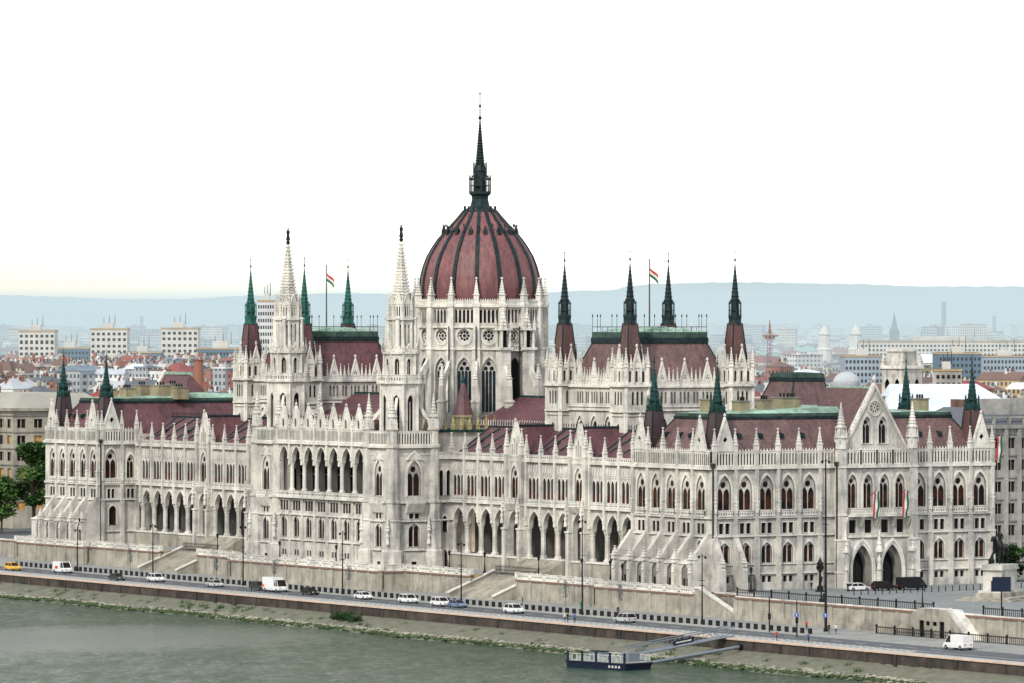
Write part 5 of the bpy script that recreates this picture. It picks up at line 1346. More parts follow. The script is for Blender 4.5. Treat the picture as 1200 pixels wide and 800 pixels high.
for name, kind, col, x, y, rz, lab, ex in (
    ('yellow_car', 'suv', 'car_yellow', -98.5, -25, 0, 'bright yellow car at the far left of the riverside road', None),
    ('parked_van', 'van', 'car_white', -81.5, -21.7, 0, 'white van with a red panel on the road below the north end of the parliament', 'red'),
    ('dark_car', 'sedan', 'car_dark', -47, -26.5, 0, 'dark car alone on the road just left of the left-hand stairs', None),
    ('white_car', 'suv', 'car_white', -36.7, -22.8, 0, 'white car on the road at the foot of the left-hand stairs', None),
    ('silver_car', 'sedan', 'car_silver', -11.2, -22.8, 0, 'silver car on the road between the left-hand stairs and the white box truck', None),
    ('dark_car', 'suv', 'car_dark', 5.2, -21.9, 0, 'dark car close behind the white box truck', None),
    ('box_truck', 'truck', 'car_white', 12.8, -22.3, 0, 'white box truck with an orange red mark on its side', 'orange'),
    ('dark_car', 'sedan', 'car_black', 26.5, -22.2, 0, 'black car in front of the white box truck', None),
    ('white_car', 'sedan', 'car_white', 46.5, -21.6, 0, 'white car alone on the road below the right spired tower', None),
    ('white_car', 'suv', 'car_white', 63.9, -21.8, 0, 'first of three cars in line, a white one at the foot of the right-hand stairs', None),
    ('white_car', 'suv', 'car_white', 76.6, -22.2, 0, 'white car between another white car and a blue one', None),
    ('blue_car', 'sedan', 'car_blue', 82.3, -22.0, 0, 'pale blue car at the front of three in line', None),
    ('white_car', 'suv', 'car_white', 104.5, -23.2, 0, 'white car just right of the right-hand stairs, nearest the bare young tree', None),
    ('white_car', 'suv', 'car_silver', 141.5, -22.9, pi, 'silver white car on the road below the south corner of the parliament', None)):
    car(name, kind, col, (x, y, QC(y)), lab, rz, ex)
car('white_van', 'van', 'car_white', (236.5, -19.8, QC(-19.8)), 'white delivery van at the lower right beside the doorway block', pi)
car('white_car', 'sedan', 'car_white', (144.6, 24.0, 1.17), 'white car parked on the plaza before the left portal', radians(86))
car('black_car', 'suv', 'car_black', (146.5, 28.4, 1.17), 'black off-road car parked on the plaza between a white car and a black van', radians(88))
car('black_van', 'van', 'car_black', (147.3, 33.8, 1.17), 'black van parked on the plaza right of the portals', radians(90))
# ---- people: one continuous skinned figure, copied
def skin_mesh(name, verts, edges, radii, sub=1, rootv=0):
    me = bpy.data.meshes.new(name); me.from_pydata(verts, edges, []); o = bpy.data.objects.new(name, me); COL.objects.link(o)
    md = o.modifiers.new('s', 'SKIN'); me.skin_vertices.new() if not me.skin_vertices else None
    sv = me.skin_vertices[0].data
    for i, r in enumerate(radii): sv[i].radius = (r, r) if not isinstance(r, tuple) else r; sv[i].use_root = (i == rootv)
    sb_ = o.modifiers.new('b', 'SUBSURF'); sb_.levels = sub; sb_.render_levels = sub
    bpy.context.view_layer.update(); dg = bpy.context.evaluated_depsgraph_get()
    out = bpy.data.meshes.new_from_object(o.evaluated_get(dg)); bpy.data.objects.remove(o)
    return out
def human(stride=.0):
    s = stride
    V = [(0, 0, .95), (0, 0, 1.2), (0, 0, 1.42), (0.01, 0, 1.53), (.02, 0, 1.62), (.01, 0, 1.72),
         (0, .19, 1.40), (-.02 + s * .4, .24, 1.12), (.08 + s * .8, .25, .87), (.1 + s * .85, .25, .78),
         (0, -.19, 1.40), (-.02 - s * .4, -.24, 1.12), (.08 - s * .7, -.25, .87), (.1 - s * .7, -.25, .78),
         (0, .1, .88), (-s * .6 + .03, .1, .49), (-s * 1.3, .1, .09), (-s * 1.3 + .14, .11, .04),
         (0, -.1, .88), (s * .8 + .03, -.1, .49), (s * 1.2, -.1, .09), (s * 1.2 + .14, -.11, .04)]
    E_ = [(0, 1), (1, 2), (2, 3), (3, 4), (4, 5), (2, 6), (6, 7), (7, 8), (8, 9), (2, 10), (10, 11), (11, 12), (12, 13), (0, 14), (14, 15), (15, 16), (16, 17), (0, 18), (18, 19), (19, 20), (20, 21)]
    R_ = [.13, .12, .13, .06, .10, .085, .065, .048, .038, .035, .065, .048, .038, .035, .09, .065, .045, .04, .09, .065, .045, .04]
    return skin_mesh('person', V, E_, R_)
HM = [human(0.0), human(.17)]
def person(loc, shirt, pants, pose, rz, label):
    me = HM[pose].copy(); me.materials.clear()
    for k in (shirt, pants, 'skin', 'hair'): me.materials.append(M[k])
    for p in me.polygons:
        z = p.center.z; y = abs(p.center.y)
        p.material_index = 3 if z > 1.66 or (z > 1.56 and p.center.x < 0) else 2 if z > 1.5 or (y > .2 and z < .9) else 0 if z > .93 else 3 if z < .08 else 1
        p.use_smooth = True
    o = bpy.data.objects.new('person', me); COL.objects.link(o); o.location = loc; o.rotation_euler.z = rz
    tag(o, label, 'person')
for a in ((( 90, -12.8, -2.85), 'shirt_black', 'pants', 0, 1.0, 'person in black standing by the terrace wall right of the stairs'),
          ((109.1, -12, -2.85), 'shirt_green', 'shirt_green', 0, 0, 'person in bright green on the pavement between the two bare young trees'),
          ((126.7, -15.1, -3.0), 'shirt_black', 'pants', 1, 0, 'person in black walking behind the barriers above the silver car'),
          ((134.7, -31.0, -3.34), 'shirt_white', 'jeans', 1, 0, 'person in a white top walking on the quay edge below a tall lamp'),
          ((136.1, -31.3, -3.34), 'shirt_black', 'pants', 1, 0, 'person in dark clothes beside the one in white on the quay edge'),
          ((137.6, -30.8, -3.34), 'shirt_blue', 'pants', 0, 2, 'person in a blue top, last of the three on the quay edge'),
          ((184.6, -13.9, -2.9), 'shirt_red', 'pants', 0, 2, 'person in a red top near the right end of the barrier row'),
          ((193.6, -15.5, -3.0), 'shirt_black', 'pants', 1, 0, 'person in black, left one of a pair on the pavement under the tall mast'),
          ((195.0, -15.0, -3.0), 'shirt_white', 'jeans', 1, 3, 'person in a pale top, right one of a pair under the tall mast'),
          ((201.2, -31.0, -3.34), 'shirt_red', 'jeans', 1, 0, 'person in a red top on the quay edge by the gangway'),
          ((207.4, -28.9, -3.46), 'shirt_blue', 'pants', 1, 3, 'person in a blue top crossing the road with a red bag'),
          ((141.0, 16.5, 1.2), 'shirt_black', 'pants', 0, 0, 'person in black standing by the south wall near the ornate lamp'),
          ((147.5, 19.9, 1.18), 'shirt_black', 'pants', 0, 0, 'person in black at the back of the white plaza car')): person(*a)
# ---- lamps, masts, signs
def mast(x, y, z, h, label, arms=1, r=.11, group=None, name='lamp_mast'):
    e = empty(name, (x, y, z), label, 'street lamp', group); m = MB()
    ring(m, 0, 0, [(0, r * 2), (.6, r * 1.9), (.7, r * 1.2), (h, r * .6), (h + .2, .03)], 8, 0, 'iron')
    if arms > 1: box(m, -.9, .9, -.05, .05, h * .55, h * .55 + .1, 'iron'); box(m, -.9, .9, -.05, .05, h * .62, h * .62 + .1, 'iron')
    m.build('pole', e)
    m = MB(); box(m, -1.1, 1.1, -.05, .05, h - .35, h - .25, 'iron')
    for s in (-1, 1): ring(m, s * 1.05, 0, [(h - .75, .12), (h - .4, .26), (h - .3, .1)], 8, 0, 'iron')
    m.build('lamp_head', e)

for x, y, h, lab in ((-80, -19, 9.0, 'dark lamp mast on the quay by the white van, leftmost of the row'), (-45.2, -19.2, 11.0, 'tall dark lamp mast just left of the left-hand stairs'), (-6.3, -19.2, 12.0, 'tall dark lamp mast right of the left-hand stairs'),
                     (34, -19.2, 12.0, 'tall dark lamp mast under the middle of the loggia'), (79, -19.3, 11.5, 'tall dark lamp mast at the left side of the right-hand stairs'), (121.5, -19.3, 17.0, 'very tall dark mast right of the right-hand stairs'),
                     (157.7, -17.4, 12.0, 'lamp mast by the foot of the corner stair'), (189, -13, 29.0, 'very tall dark mast before the left portal of the south face')):
    mast(x, y, -3.0, h, lab, 2, .2 if h > 20 else .13)
def post_lamp(x, y, z, h, label, group='lantern posts on the terrace'):
    e = empty('lamp_post', (x, y, z), label, 'lamp post', group); m = MB()
    ring(m, 0, 0, [(0, .38), (.5, .36), (.6, .18), (h * .5, .09), (h * .72, .07), (h * .74, .12), (h * .76, .05)], 8, 0, 'iron'); m.build('pole', e)
    m = MB(); ring(m, 0, 0, [(h * .75, .14), (h * .9, .28), (h * .91, .34), (h * .97, .12), (h, .03)], 6, 0, 'iron'); m.build('lantern', e)
for i, (x, y, w) in enumerate(((-27.3, -3, 'leftmost of those before the loggia'), (-12.7, -7.5, 'before the second loggia window'), (10.5, -7.5, 'before the right end of the loggia'), (45, -2, 'left of the right-hand stairs'), (54.2, .4, 'at the left top of the right-hand stairs'), (74, .4, 'at the right top of the right-hand stairs'), (88.4, 1, 'right of the right-hand stairs, before the arcade'), (97.5, 1.5, 'nearest the buttresses of the south pavilion'), (112, -5.0, 'among the buttresses of the south pavilion'), (-54.2, .4, 'at the right top of the left-hand stairs'))):
    post_lamp(x, y, 1.2, 4.3, 'black lantern post on the terrace, ' + w)
for x, y, w in ((140.5, 4.0, 'by the south corner of the parliament'), (175.4, -4.7, 'at the plaza railing, left of the tall mast'), (205.0, -4.5, 'at the plaza railing above the doorway block'), (233, -3.8, 'behind the railing at the right edge')):
    post_lamp(x, y, 1.2, 4.6, 'slim black lantern post on the plaza, ' + w, 'slim lantern posts on the plaza')
def ornate(x, y, z, label):
    e = empty('ornate_lamp', (x, y, z), label, 'street lamp', 'big ornate lamps on the plaza'); m = MB()
    ring(m, 0, 0, [(0, .95), (.25, .95), (.3, .6), (.9, .55), (1.1, .35), (1.3, .28), (3.6, .2), (3.7, .34), (3.9, .2)], 8, 0, 'iron'); m.build('pole', e)
    m = MB()
    for i in range(4): a = i * pi / 2; tube(m, [(0, 0, 3.6), (.4 * cos(a), .4 * sin(a), 3.5), (.6 * cos(a), .6 * sin(a), 3.9)], .06, 'iron', 4); ring(m, .6 * cos(a), .6 * sin(a), [(3.9, .1), (4.4, .22), (4.7, .04)], 6, 0, 'iron')
    ring(m, 0, 0, [(3.9, .25), (4.9, .55), (5.0, .65), (5.5, .3), (5.9, .12), (6.2, .03)], 6, 0, 'iron'); ring(m, 0, 0, [(4.1, .3), (4.85, .53)], 6, 0, 'lampglass'); m.build('lantern', e)
ornate(144.5, 16.0, 1.2, 'big ornate black lantern on the plaza left of the portals'); ornate(150.5, 49.0, 1.2, 'big ornate black lantern on the plaza right of the portals')
def signpost(x, y, z, h, label, blue=True):
    e = empty('sign_post', (x, y, z), label, 'road sign', 'signal posts at the end of the barrier row'); m = MB(); ring(m, 0, 0, [(0, .12), (h, .09), (h + .5, .02)], 6, 0, 'iron'); m.build('pole', e)
    m = MB(); n = 14; F = Fr(.1, -.15, radians(25)); 
    if blue:
        m.add([F.p(.42 * cos(2 * pi * i / n), h * .62 + .42 * sin(2 * pi * i / n), 0) for i in range(n)], [tuple(range(n))], 'blue_sign')
        fbox(m, F, -.06, .06, h * .62 - .25, h * .62 + .12, 0, .02, 'white'); fbox(m, F, -.14, .14, h * .62 + .1, h * .62 + .2, 0, .02, 'white')
    fbox(m, F, -.22, .22, h * .38, h * .38 + 1.0, -.25, -.02, 'iron'); m.build('sign', e)
signpost(181, -19, -3.2, 5.6, 'black signal post left of the post with the blue sign', False); signpost(193, -21.5, -3.3, 5.8, 'black post with a round blue sign near the end of the barrier row'); signpost(189.6, -13.4, -3.0, 4.6, 'post with a round blue sign against the foot of the tall mast')
# dark notice board on the plaza edge
e = empty('notice_board', (224.6, -2.6, 2.2), 'big dark board on a single post before the statue pedestal', 'board'); m = MB(); ring(m, 0, 0, [(0, .12), (3.0, .12)], 6, 0, 'iron'); m.build('post', e)
m = MB(); F = Fr(0, 0, radians(60)); fbox(m, F, -1.5, 1.5, 2.8, 5.2, -.12, .12, 'navy'); fbox(m, F, -1.7, -1.5, 2.8, 4.6, -.1, .1, 'navy'); m.build('board', e)
mast(238, -4, 1.2, 8.5, 'dark mast at the right edge behind the plaza railing', 1)
# thin young trees on the quay
def young_tree(x, y, z, h, label):
    e = empty('young_tree', (x, y, z), label, 'tree', 'thin young trees on the quay pavement'); t = MB(); tube(t, [(0, 0, 0), (.03, .02, h * .5), (-.02, 0, h)], .055, 'bark', 5, .02)
    for i in range(14):
        a = random.uniform(0, 6.3); z0 = h * random.uniform(.45, .9); tube(t, [(0, 0, z0), (.5 * cos(a), .5 * sin(a), z0 + .7)], .02, 'bark', 3)
    t.build('trunk', e); c = MB()
    for i in range(380):
        a = random.uniform(0, 6.3); z0 = h * random.uniform(.45, 1.02); r = random.uniform(0, .75) * (1.05 - abs(z0 / h - .72) * 1.6); q = .13
        p = Vector((r * cos(a), r * sin(a), z0)); u = Vector((random.uniform(-1, 1), random.uniform(-1, 1), random.uniform(-1, 1))) * q; v = Vector((random.uniform(-1, 1), random.uniform(-1, 1), random.uniform(-1, 1))) * q
        c.add([p - u, p + v, p + u], [(0, 1, 2)], 'greyleaf')
    c.build('crown', e)
for x, y, h, w in ((-66.5, -13.5, 5.0, 'left of the left-hand stairs'), (-25.5, -15.0, 4.5, 'right of the left-hand stairs'), (-2, -14.5, 5.0, 'behind the white box truck'), (29, -15.0, 5.0, 'left of a tall mast under the loggia'), (109.5, -15.5, 5.4, 'just right of the right-hand stairs'), (128, -15.5, 5.6, 'below the south pavilion')):
    young_tree(x, y, -2.95, h, 'thin grey-leaved young tree ' + w)
# ---- flags
def flag(mb, F, L_, H_, n=14, wav=.35):
    for k, mt in enumerate(('flag_red', 'flag_white', 'flag_green')):
        vs = []
        for i in range(n + 1):
            t = i / n
            for q in (k, k + 1): vs.append((t * L_ * .8 * cos(.5), wav * sin(t * 7 + q * .5) * t, H_ * (1 - q / 3) - t * L_ * .55))
        mb.add([F.p(x, z, y) for x, y, z in vs], [(2 * i, 2 * i + 1, 2 * i + 3, 2 * i + 2) for i in range(n)], mt)
for sx, lab in ((1, 'tall flagpole with the red white green flag on the right-hand chamber roof'), (-1, 'tall flagpole with the red white green flag on the left-hand chamber roof')):
    e = empty('flagpole', (sx * 63.7, 31.4, 47), lab, 'flagpole', 'flagpoles on the chamber roofs'); m = MB(); ring(m, 0, 0, [(0, .16), (13.6, .1), (13.7, .2), (13.95, .03)], 6, 0, 'bark'); m.build('pole', e)
    m = MB(); flag(m, Fr(.1, 0, radians(35)), 2.7, 1.6); o = m.build('flag', e); o.location = (0, 0, 10.6)
def hang_flag(x, y, z, label):
    e = empty('hanging_flag', (x, y, z), label, 'flag', 'long flags hung on the building'); m = MB(); tube(m, [(-1.6, 0, -.2), (.2, 0, .8)], .06, 'iron', 5); m.build('pole', e)
    m = MB()
    for k, mt in enumerate(('flag_red', 'flag_white', 'flag_green')):
        vs = []
        for i in range(11):
            t = i / 10
            for q in (k, k + 1): vs.append((.1 + .12 * sin(t * 9 + q), -.55 + q * .42 + .25 * sin(t * 5 + .4) * t, .6 - 4.8 * t))
        m.add(vs, [(2 * i, 2 * i + 1, 2 * i + 3, 2 * i + 2) for i in range(10)], mt)
    m.build('flag', e)
hang_flag(138.4, 32.2, 18.0, 'red white green flag hung over the left portal'); hang_flag(138.4, 38.6, 18.0, 'red white green flag hung over the right portal'); hang_flag(135.6, 61.4, 27.5, 'red white green flag hung at the far right corner of the south face')
# ---- equestrian statue
st_ = empty('equestrian_statue', (183.9, 26.6, 1.2), 'dark bronze rider on horseback on a tall pale stepped pedestal, at the right edge', 'statue', rz=radians(-58))
m = MB()
for z0, z1, a_, b_ in ((0, .3, 7.6, 5.2), (.3, .6, 6.9, 4.5), (.6, 1.3, 4.6, 2.6), (1.3, 1.7, 4.2, 2.3), (1.7, 5.2, 3.5, 1.7), (5.2, 5.5, 3.9, 2.0), (5.5, 6.1, 3.7, 1.9)): box(m, -a_, a_, -b_, b_, z0, z1, 'terrace' if z0 < 1 else 'stone')
m.build('pedestal', st_)
HV = [(-1.1, 0, 1.75), (-.3, 0, 1.68), (.6, 0, 1.75), (1.15, 0, 2.15), (1.5, 0, 2.75), (1.95, 0, 2.7), (2.3, 0, 2.35),
      (-1.35, .28, 1.3), (-1.15, .3, .85), (-1.4, .3, .5), (-1.3, .3, .05), (-1.35, -.28, 1.3), (-1.3, -.3, .85), (-1.6, -.3, .5), (-1.5, -.3, .05),
      (.75, .25, 1.2), (.85, .26, .65), (.8, .26, .05), (.85, -.25, 1.25), (1.35, -.26, 1.05), (1.25, -.26, .55), (-1.6, 0, 1.7), (-1.95, 0, 1.2), (-2.0, 0, .6),
      (-.05, 0, 2.1), (0, 0, 2.6), (.05, 0, 3.05), (.08, 0, 3.2), (.1, 0, 3.42), (.05, .3, 3.0), (.2, .42, 2.65), (.6, .3, 2.55), (.05, -.3, 3.0), (.15, -.42, 2.65), (.5, -.25, 2.5),
      (.2, .42, 1.9), (.25, .5, 1.35), (.4, .5, 1.2), (.2, -.42, 1.9), (.25, -.5, 1.35), (.4, -.5, 1.2)]
HE = [(0, 1), (1, 2), (2, 3), (3, 4), (4, 5), (5, 6), (0, 7), (7, 8), (8, 9), (9, 10), (0, 11), (11, 12), (12, 13), (13, 14), (2, 15), (15, 16), (16, 17), (2, 18), (18, 19), (19, 20), (0, 21), (21, 22), (22, 23),
      (1, 24), (24, 25), (25, 26), (26, 27), (27, 28), (26, 29), (29, 30), (30, 31), (26, 32), (32, 33), (33, 34), (24, 35), (35, 36), (36, 37), (24, 38), (38, 39), (39, 40)]
HR = [.46, .44, .46, .34, .24, .2, .12, .26, .14, .1, .1, .26, .14, .1, .1, .2, .12, .1, .2, .12, .1, .14, .13, .05, .24, .22, .22, .09, .16, .11, .08, .07, .11, .08, .07, .16, .1, .08, .16, .1, .08]
me = skin_mesh('rider', [tuple(c * 1.7 for c in v) for v in HV], HE, [r * 1.6 for r in HR], 1)
me.materials.append(M['bronze'])
for p in me.polygons: p.use_smooth = True
o = bpy.data.objects.new('rider', me); COL.objects.link(o); o.parent = st_; o.location = (0, 0, 6.1)
# ---- pontoon with gangway
pt = empty('pontoon', (193.0, -58.3, -7.4), 'dark hulled landing pontoon with a pale railed deck moored in the river', 'pontoon', rz=radians(13)); m = MB()
h = 6.9
vs = [(x, y, z) for z, k in ((-.3, .96), (1.15, 1.0)) for x, y in ((-h * k, -3 * k), (h * k, -3 * k), (h * k, 3 * k), (-h * k, 3 * k), (-h * k - .5, 0))]
m.add(vs, [(0, 1, 6, 5), (1, 2, 7, 6), (2, 3, 8, 7), (3, 4, 9, 8), (4, 0, 5, 9), (5, 6, 7, 8, 9)], 'navy'); box(m, -h - .1, h + .1, -3.1, 3.1, .95, 1.2, 'navy')
for i in range(4): box(m, 3.0 + i * .75, 3.45 + i * .75, -3.12, -3.08, .35, .75, 'car_silver')
m.build('hull', pt)
m = MB(); box(m, -h + .1, h - .1, -2.9, 2.9, 1.2, 1.28, 'edge'); box(m, -3.2, -.6, -1.2, .6, 1.28, 2.7, 'grey_metal'); box(m, -3.3, -.5, -1.3, .7, 2.7, 2.82, 'navy'); box(m, 3.9, 5.6, -1, 1.5, 1.28, 2.7, 'grey_metal'); m.build('deck', pt)
m = MB()
for y in (-2.85, 2.85):
    for i in range(14): x = -h + .3 + i * (2 * h - .6) / 13; box(m, x - .05, x + .05, y - .05, y + .05, 1.28, 2.35, 'lampglass')
    for i in range(13):
        x = -h + .3 + i * (2 * h - .6) / 13
        if i % 4 != 1: box(m, x + .1, x + .9, y - .02, y + .02, 1.42, 2.1, 'pontoon_panel')
    box(m, -h + .3, h - .3, y - .05, y + .05, 2.3, 2.4, 'lampglass')
m.build('railing', pt)
for x in (-6.5, -3.2, 0.0, 3.2, 6.5): m = MB(); ring(m, x, -2.9, [(.4, .22), (2.6, .2), (2.75, .26), (2.8, .1)], 8, 0, 'navy'); m.build('bollard', pt)
def truss(name, p, q, w, hgt, label, cat):
    p, q = Vector(p), Vector(q); e = empty(name, p, label, cat); d = q - p; Ln = d.length; d.normalize(); s = d.cross(Vector((0, 0, 1))).normalized(); up = Vector((0, 0, 1)); m = MB(); n = int(Ln / 2.2)
    for sd in (-1, 1):
        b0 = s * (sd * w / 2)
        tube(m, [b0, b0 + d * Ln], .12, 'grey_metal', 5); tube(m, [b0 + up * hgt, b0 + d * Ln + up * hgt], .1, 'grey_metal', 5)
        for i in range(n):
            a0 = b0 + d * (Ln * i / n); a1 = b0 + d * (Ln * (i + 1) / n)
            tube(m, [a0, a0 + up * hgt], .06, 'grey_metal', 4); tube(m, [a0 + up * (hgt if i % 2 else 0), a1 + up * (0 if i % 2 else hgt)], .05, 'grey_metal', 4)
    m.build('truss', e); m = MB(); m.add([s * (-w / 2), s * (w / 2), s * (w / 2) + d * Ln, s * (-w / 2) + d * Ln], [(0, 1, 2, 3)], 'grey_metal'); m.build('walkway', e)
    m = MB(); c = d * (Ln * .42) + s * (w / 2 + .12) + up * .35; m.add([c, c + d * 4.2, c + d * 4.2 + up * .8, c + up * .8], [(0, 1, 2, 3)], 'navy'); c2 = c + s * .01 + d * .5 + up * .3; m.add([c2, c2 + d * 3.2, c2 + d * 3.2 + up * .22, c2 + up * .22], [(0, 1, 2, 3)], 'white'); m.build('sign', e)
truss('gangway', (190.0, -53.5, -5.8), (188.9, -32.0, -3.0), 2.2, 1.5, 'grey steel truss gangway sloping from the quay down to the pontoon', 'gangway')
m = MB(); tube(m, [(194.5, -34.0, -4.6), (198.8, -55.2, -6.5)], .28, 'grey_metal', 8); tube(m, [(194.5, -34.0, -4.6), (194.5, -33.0, -4.6)], .45, 'iron', 8); tag(m.build('mooring_boom'), 'grey steel mooring boom from the quay wall to the pontoon', 'boom')
# ---- trees
def tree(x, y, z, h, R, label, n=5200, q=.42, group=None, name='leafy_tree'):
    e = empty(name, (x, y, z), label, 'tree', group); t = MB(); tube(t, [(0, 0, 0), (.1, .1, h * .3), (-.1, 0, h * .6), (0, .1, h * .85)], h * .028, 'bark', 7, h * .008)
    cl = []
    for i in range(24):
        a = random.uniform(0, 6.3); zz = h * random.uniform(.28, .93); rr = R * random.uniform(.25, .85) * sqrt(max(.1, 1 - ((zz / h - .58) / .45) ** 2)); c = (rr * cos(a), rr * sin(a), zz)
        cl.append((c, R * random.uniform(.28, .5), random.choice(('leaf', 'leaf', 'leaf2'))))
        tube(t, [(0, 0, zz * .62), (c[0] * .5, c[1] * .5, zz * .85), c], h * .009, 'bark', 4, .03)
    t.build('trunk', e); c_ = MB()
    for i in range(n):
        (cx, cy, cz), r, mt = random.choice(cl); u = Vector((random.gauss(0, 1), random.gauss(0, 1), random.gauss(0, 1))).normalized() * r * random.uniform(.55, 1.05); u.z *= .8
        p = Vector((cx, cy, cz)) + u; a = Vector((random.uniform(-1, 1), random.uniform(-1, 1), random.uniform(-.6, .6))) * q; b = Vector((random.uniform(-1, 1), random.uniform(-1, 1), random.uniform(-.6, .6))) * q
        c_.add([p - a, p + b, p + a, p - b], [(0, 1, 2, 3)], mt if random.random() < .8 else 'leaf2')
    c_.build('crown', e)
tree(-191.5, 25.0, .3, 22, 5.4, 'big green leafy tree at the left end of the parliament', 9000)
tree(-198, 20, .3, 13, 5, 'lower dark tree at the left edge below the big leafy tree', 5000)
tree(-170, 26, .3, 9, 4.2, 'small round tree tucked against the left end of the parliament', 3000)
for i, (x, y) in enumerate(((120, 84), (126, 92), (112, 80))): tree(x, y, .3, 6.5, 4.0, 'low rounded green tree behind the horseman at the right edge', 2600, group='low trees behind the horseman')
bu = MB()
for i in range(2600):
    cx_, cy_ = random.choice(((63, -36.2), (66, -36.8), (70.5, -37.2))); r = random.uniform(.3, 1.6); a = random.uniform(0, 6.3); f = random.uniform(0, 1.4)
    p = Vector((cx_ + r * cos(a) * 1.3, cy_ + r * sin(a), -5.9 + r * f * .7)); u = Vector((random.uniform(-1, 1), random.uniform(-1, 1), random.uniform(-1, 1))) * .2; v = Vector((random.uniform(-1, 1), random.uniform(-1, 1), random.uniform(-1, 1))) * .2
    bu.add([p - u, p + v, p + u], [(0, 1, 2)], 'leaf')
tag(bu.build('bush'), 'dark green bush growing on the riverbank below the right spired tower', 'bush')
# ================================================================== THE CITY BEHIND
def cmat(name, c, c2=None, win=False, ww=3.2, wh=3.3):
    m, nt, b = new_mat(name); p = pos(nt); n1 = noise(nt, p, .12, 4); base = ramp(nt, n1, [(.35, tuple(x * .8 for x in c)), (.65, c)])
    if win:
        br = brick(nt, wallcoord(nt), ww, wh, (.12, .13, .15), (.2, .21, .22), (1, 1, 1), .85); br.offset = 0
        base = mixc(nt, 1, base, br.outputs['Color'], 'MULTIPLY')
    L(nt, base, b.inputs['Base Color']); b.inputs['Roughness'].default_value = .85; M[name] = m
WALLS = [('cream', (.55, .5, .4)), ('white', (.7, .7, .68)), ('grey', (.38, .4, .42)), ('ochre', (.5, .38, .2)), ('brick red', (.35, .13, .09)), ('pale pink', (.55, .42, .38))]
ROOFS = [('red tiled', (.26, .07, .045)), ('brown', (.16, .09, .07)), ('dark grey', (.10, .11, .13)), ('pale grey', (.45, .48, .52)), ('orange tiled', (.27, .125, .08)), ('green copper', (.22, .38, .33)), ('dark red', (.24, .05, .045)), ('white', (.7, .72, .74)), ('blue grey', (.16, .22, .28))]
for nm, c in WALLS: cmat('w_' + nm, c, win=True)
for nm, c in ROOFS: cmat('r_' + nm, c)
def house(mb, x, y, w, d, h, ang, wall, roof, kind, rh):
    c, s = cos(ang), sin(ang)
    def T(u, v, z): return (x + u * c - v * s, y + u * s + v * c, z)
    a, b = w / 2, d / 2
    def bx(u0, u1, v0, v1, z0, z1, mt):
        vs = [T(u, v, z) for z in (z0, z1) for v in (v0, v1) for u in (u0, u1)]
        mb.add(vs, [(0, 1, 3, 2), (4, 5, 7, 6), (0, 1, 5, 4), (2, 3, 7, 6), (0, 2, 6, 4), (1, 3, 7, 5)], mt)
    bx(-a, a, -b, b, 0, h, wall)
    if kind == 0:       # gable
        mb.add([T(-a - .4, -b - .4, h), T(a + .4, -b - .4, h), T(a + .4, b + .4, h), T(-a - .4, b + .4, h), T(-a, 0, h + rh), T(a, 0, h + rh)], [(0, 1, 5, 4), (2, 3, 4, 5), (1, 2, 5), (0, 3, 4)], roof)
    elif kind == 1:     # hip
        mb.add([T(-a - .4, -b - .4, h), T(a + .4, -b - .4, h), T(a + .4, b + .4, h), T(-a - .4, b + .4, h), T(-a + b * .8, 0, h + rh), T(a - b * .8, 0, h + rh)], [(0, 1, 5, 4), (2, 3, 4, 5), (1, 2, 5), (0, 3, 4)], roof)
    elif kind == 2:     # flat with parapet and plant rooms
        bx(-a - .2, a + .2, -b - .2, b + .2, h, h + .7, roof); bx(-a * .4, a * .1, -b * .4, b * .3, h + .7, h + 3, wall)
    else:               # mansard
        i = 2.2; mb.add([T(-a, -b, h), T(a, -b, h), T(a, b, h), T(-a, b, h), T(-a + i, -b + i, h + rh), T(a - i, -b + i, h + rh), T(a - i, b - i, h + rh), T(-a + i, b - i, h + rh)], [(0, 1, 5, 4), (1, 2, 6, 5), (2, 3, 7, 6), (3, 0, 4, 7), (4, 5, 6, 7)], roof)
    for k in range(random.randint(2, 6)):
        u, v = random.uniform(-a * .8, a * .8), random.uniform(-b * .3, b * .3); q = random.uniform(.5, 1.1)
        bx(u - q, u + q, v - q * .6, v + q * .6, h + rh * .3, h + rh + random.uniform(.8, 2.0), random.choice(('w_brick red', 'w_cream', 'w_grey', 'w_white')))
TH = radians(30.907)
VD = (-cos(TH), sin(TH)); RD = (sin(TH), cos(TH))
def at(D, l): return CAM.x + VD[0] * D + RD[0] * l, CAM.y + VD[1] * D + RD[1] * l
def px_l(px, D): return (px - 600) / 6448 * D
cand = []; D = 1560; rr = random.Random(11)
landmark = [(1040, 1200, 1450, 1560), (25, 66, 2900, 3040), (108, 152, 2900, 3040), (185, 235, 2900, 3040)]
while D < 9000:
    hw = .0985 * D; l = -hw; hr = hw * (1.5 if D < 6000 else 1.0); step = 19 + D * .0045
    while l < hr:
        dd = D + rr.uniform(-12, 12); ll = l + rr.uniform(-6, 6); px = 600 + ll / dd * 6448
        if not any(a < px < b and c < dd < d for a, b, c, d in landmark):
            cand.append((dd, ll, px))
        l += step * rr.uniform(.7, 1.4)
    D += (26 if D < 3000 else 45 if D < 5000 else 110)
for k in range(420):
    dd = rr.uniform(2560, 2880); px = rr.uniform(-10, 300); cand.append((dd, px_l(px, dd), px))
cand.sort(); random.seed(3); n_ind = 0; rest = MB()
ANG = radians(18)
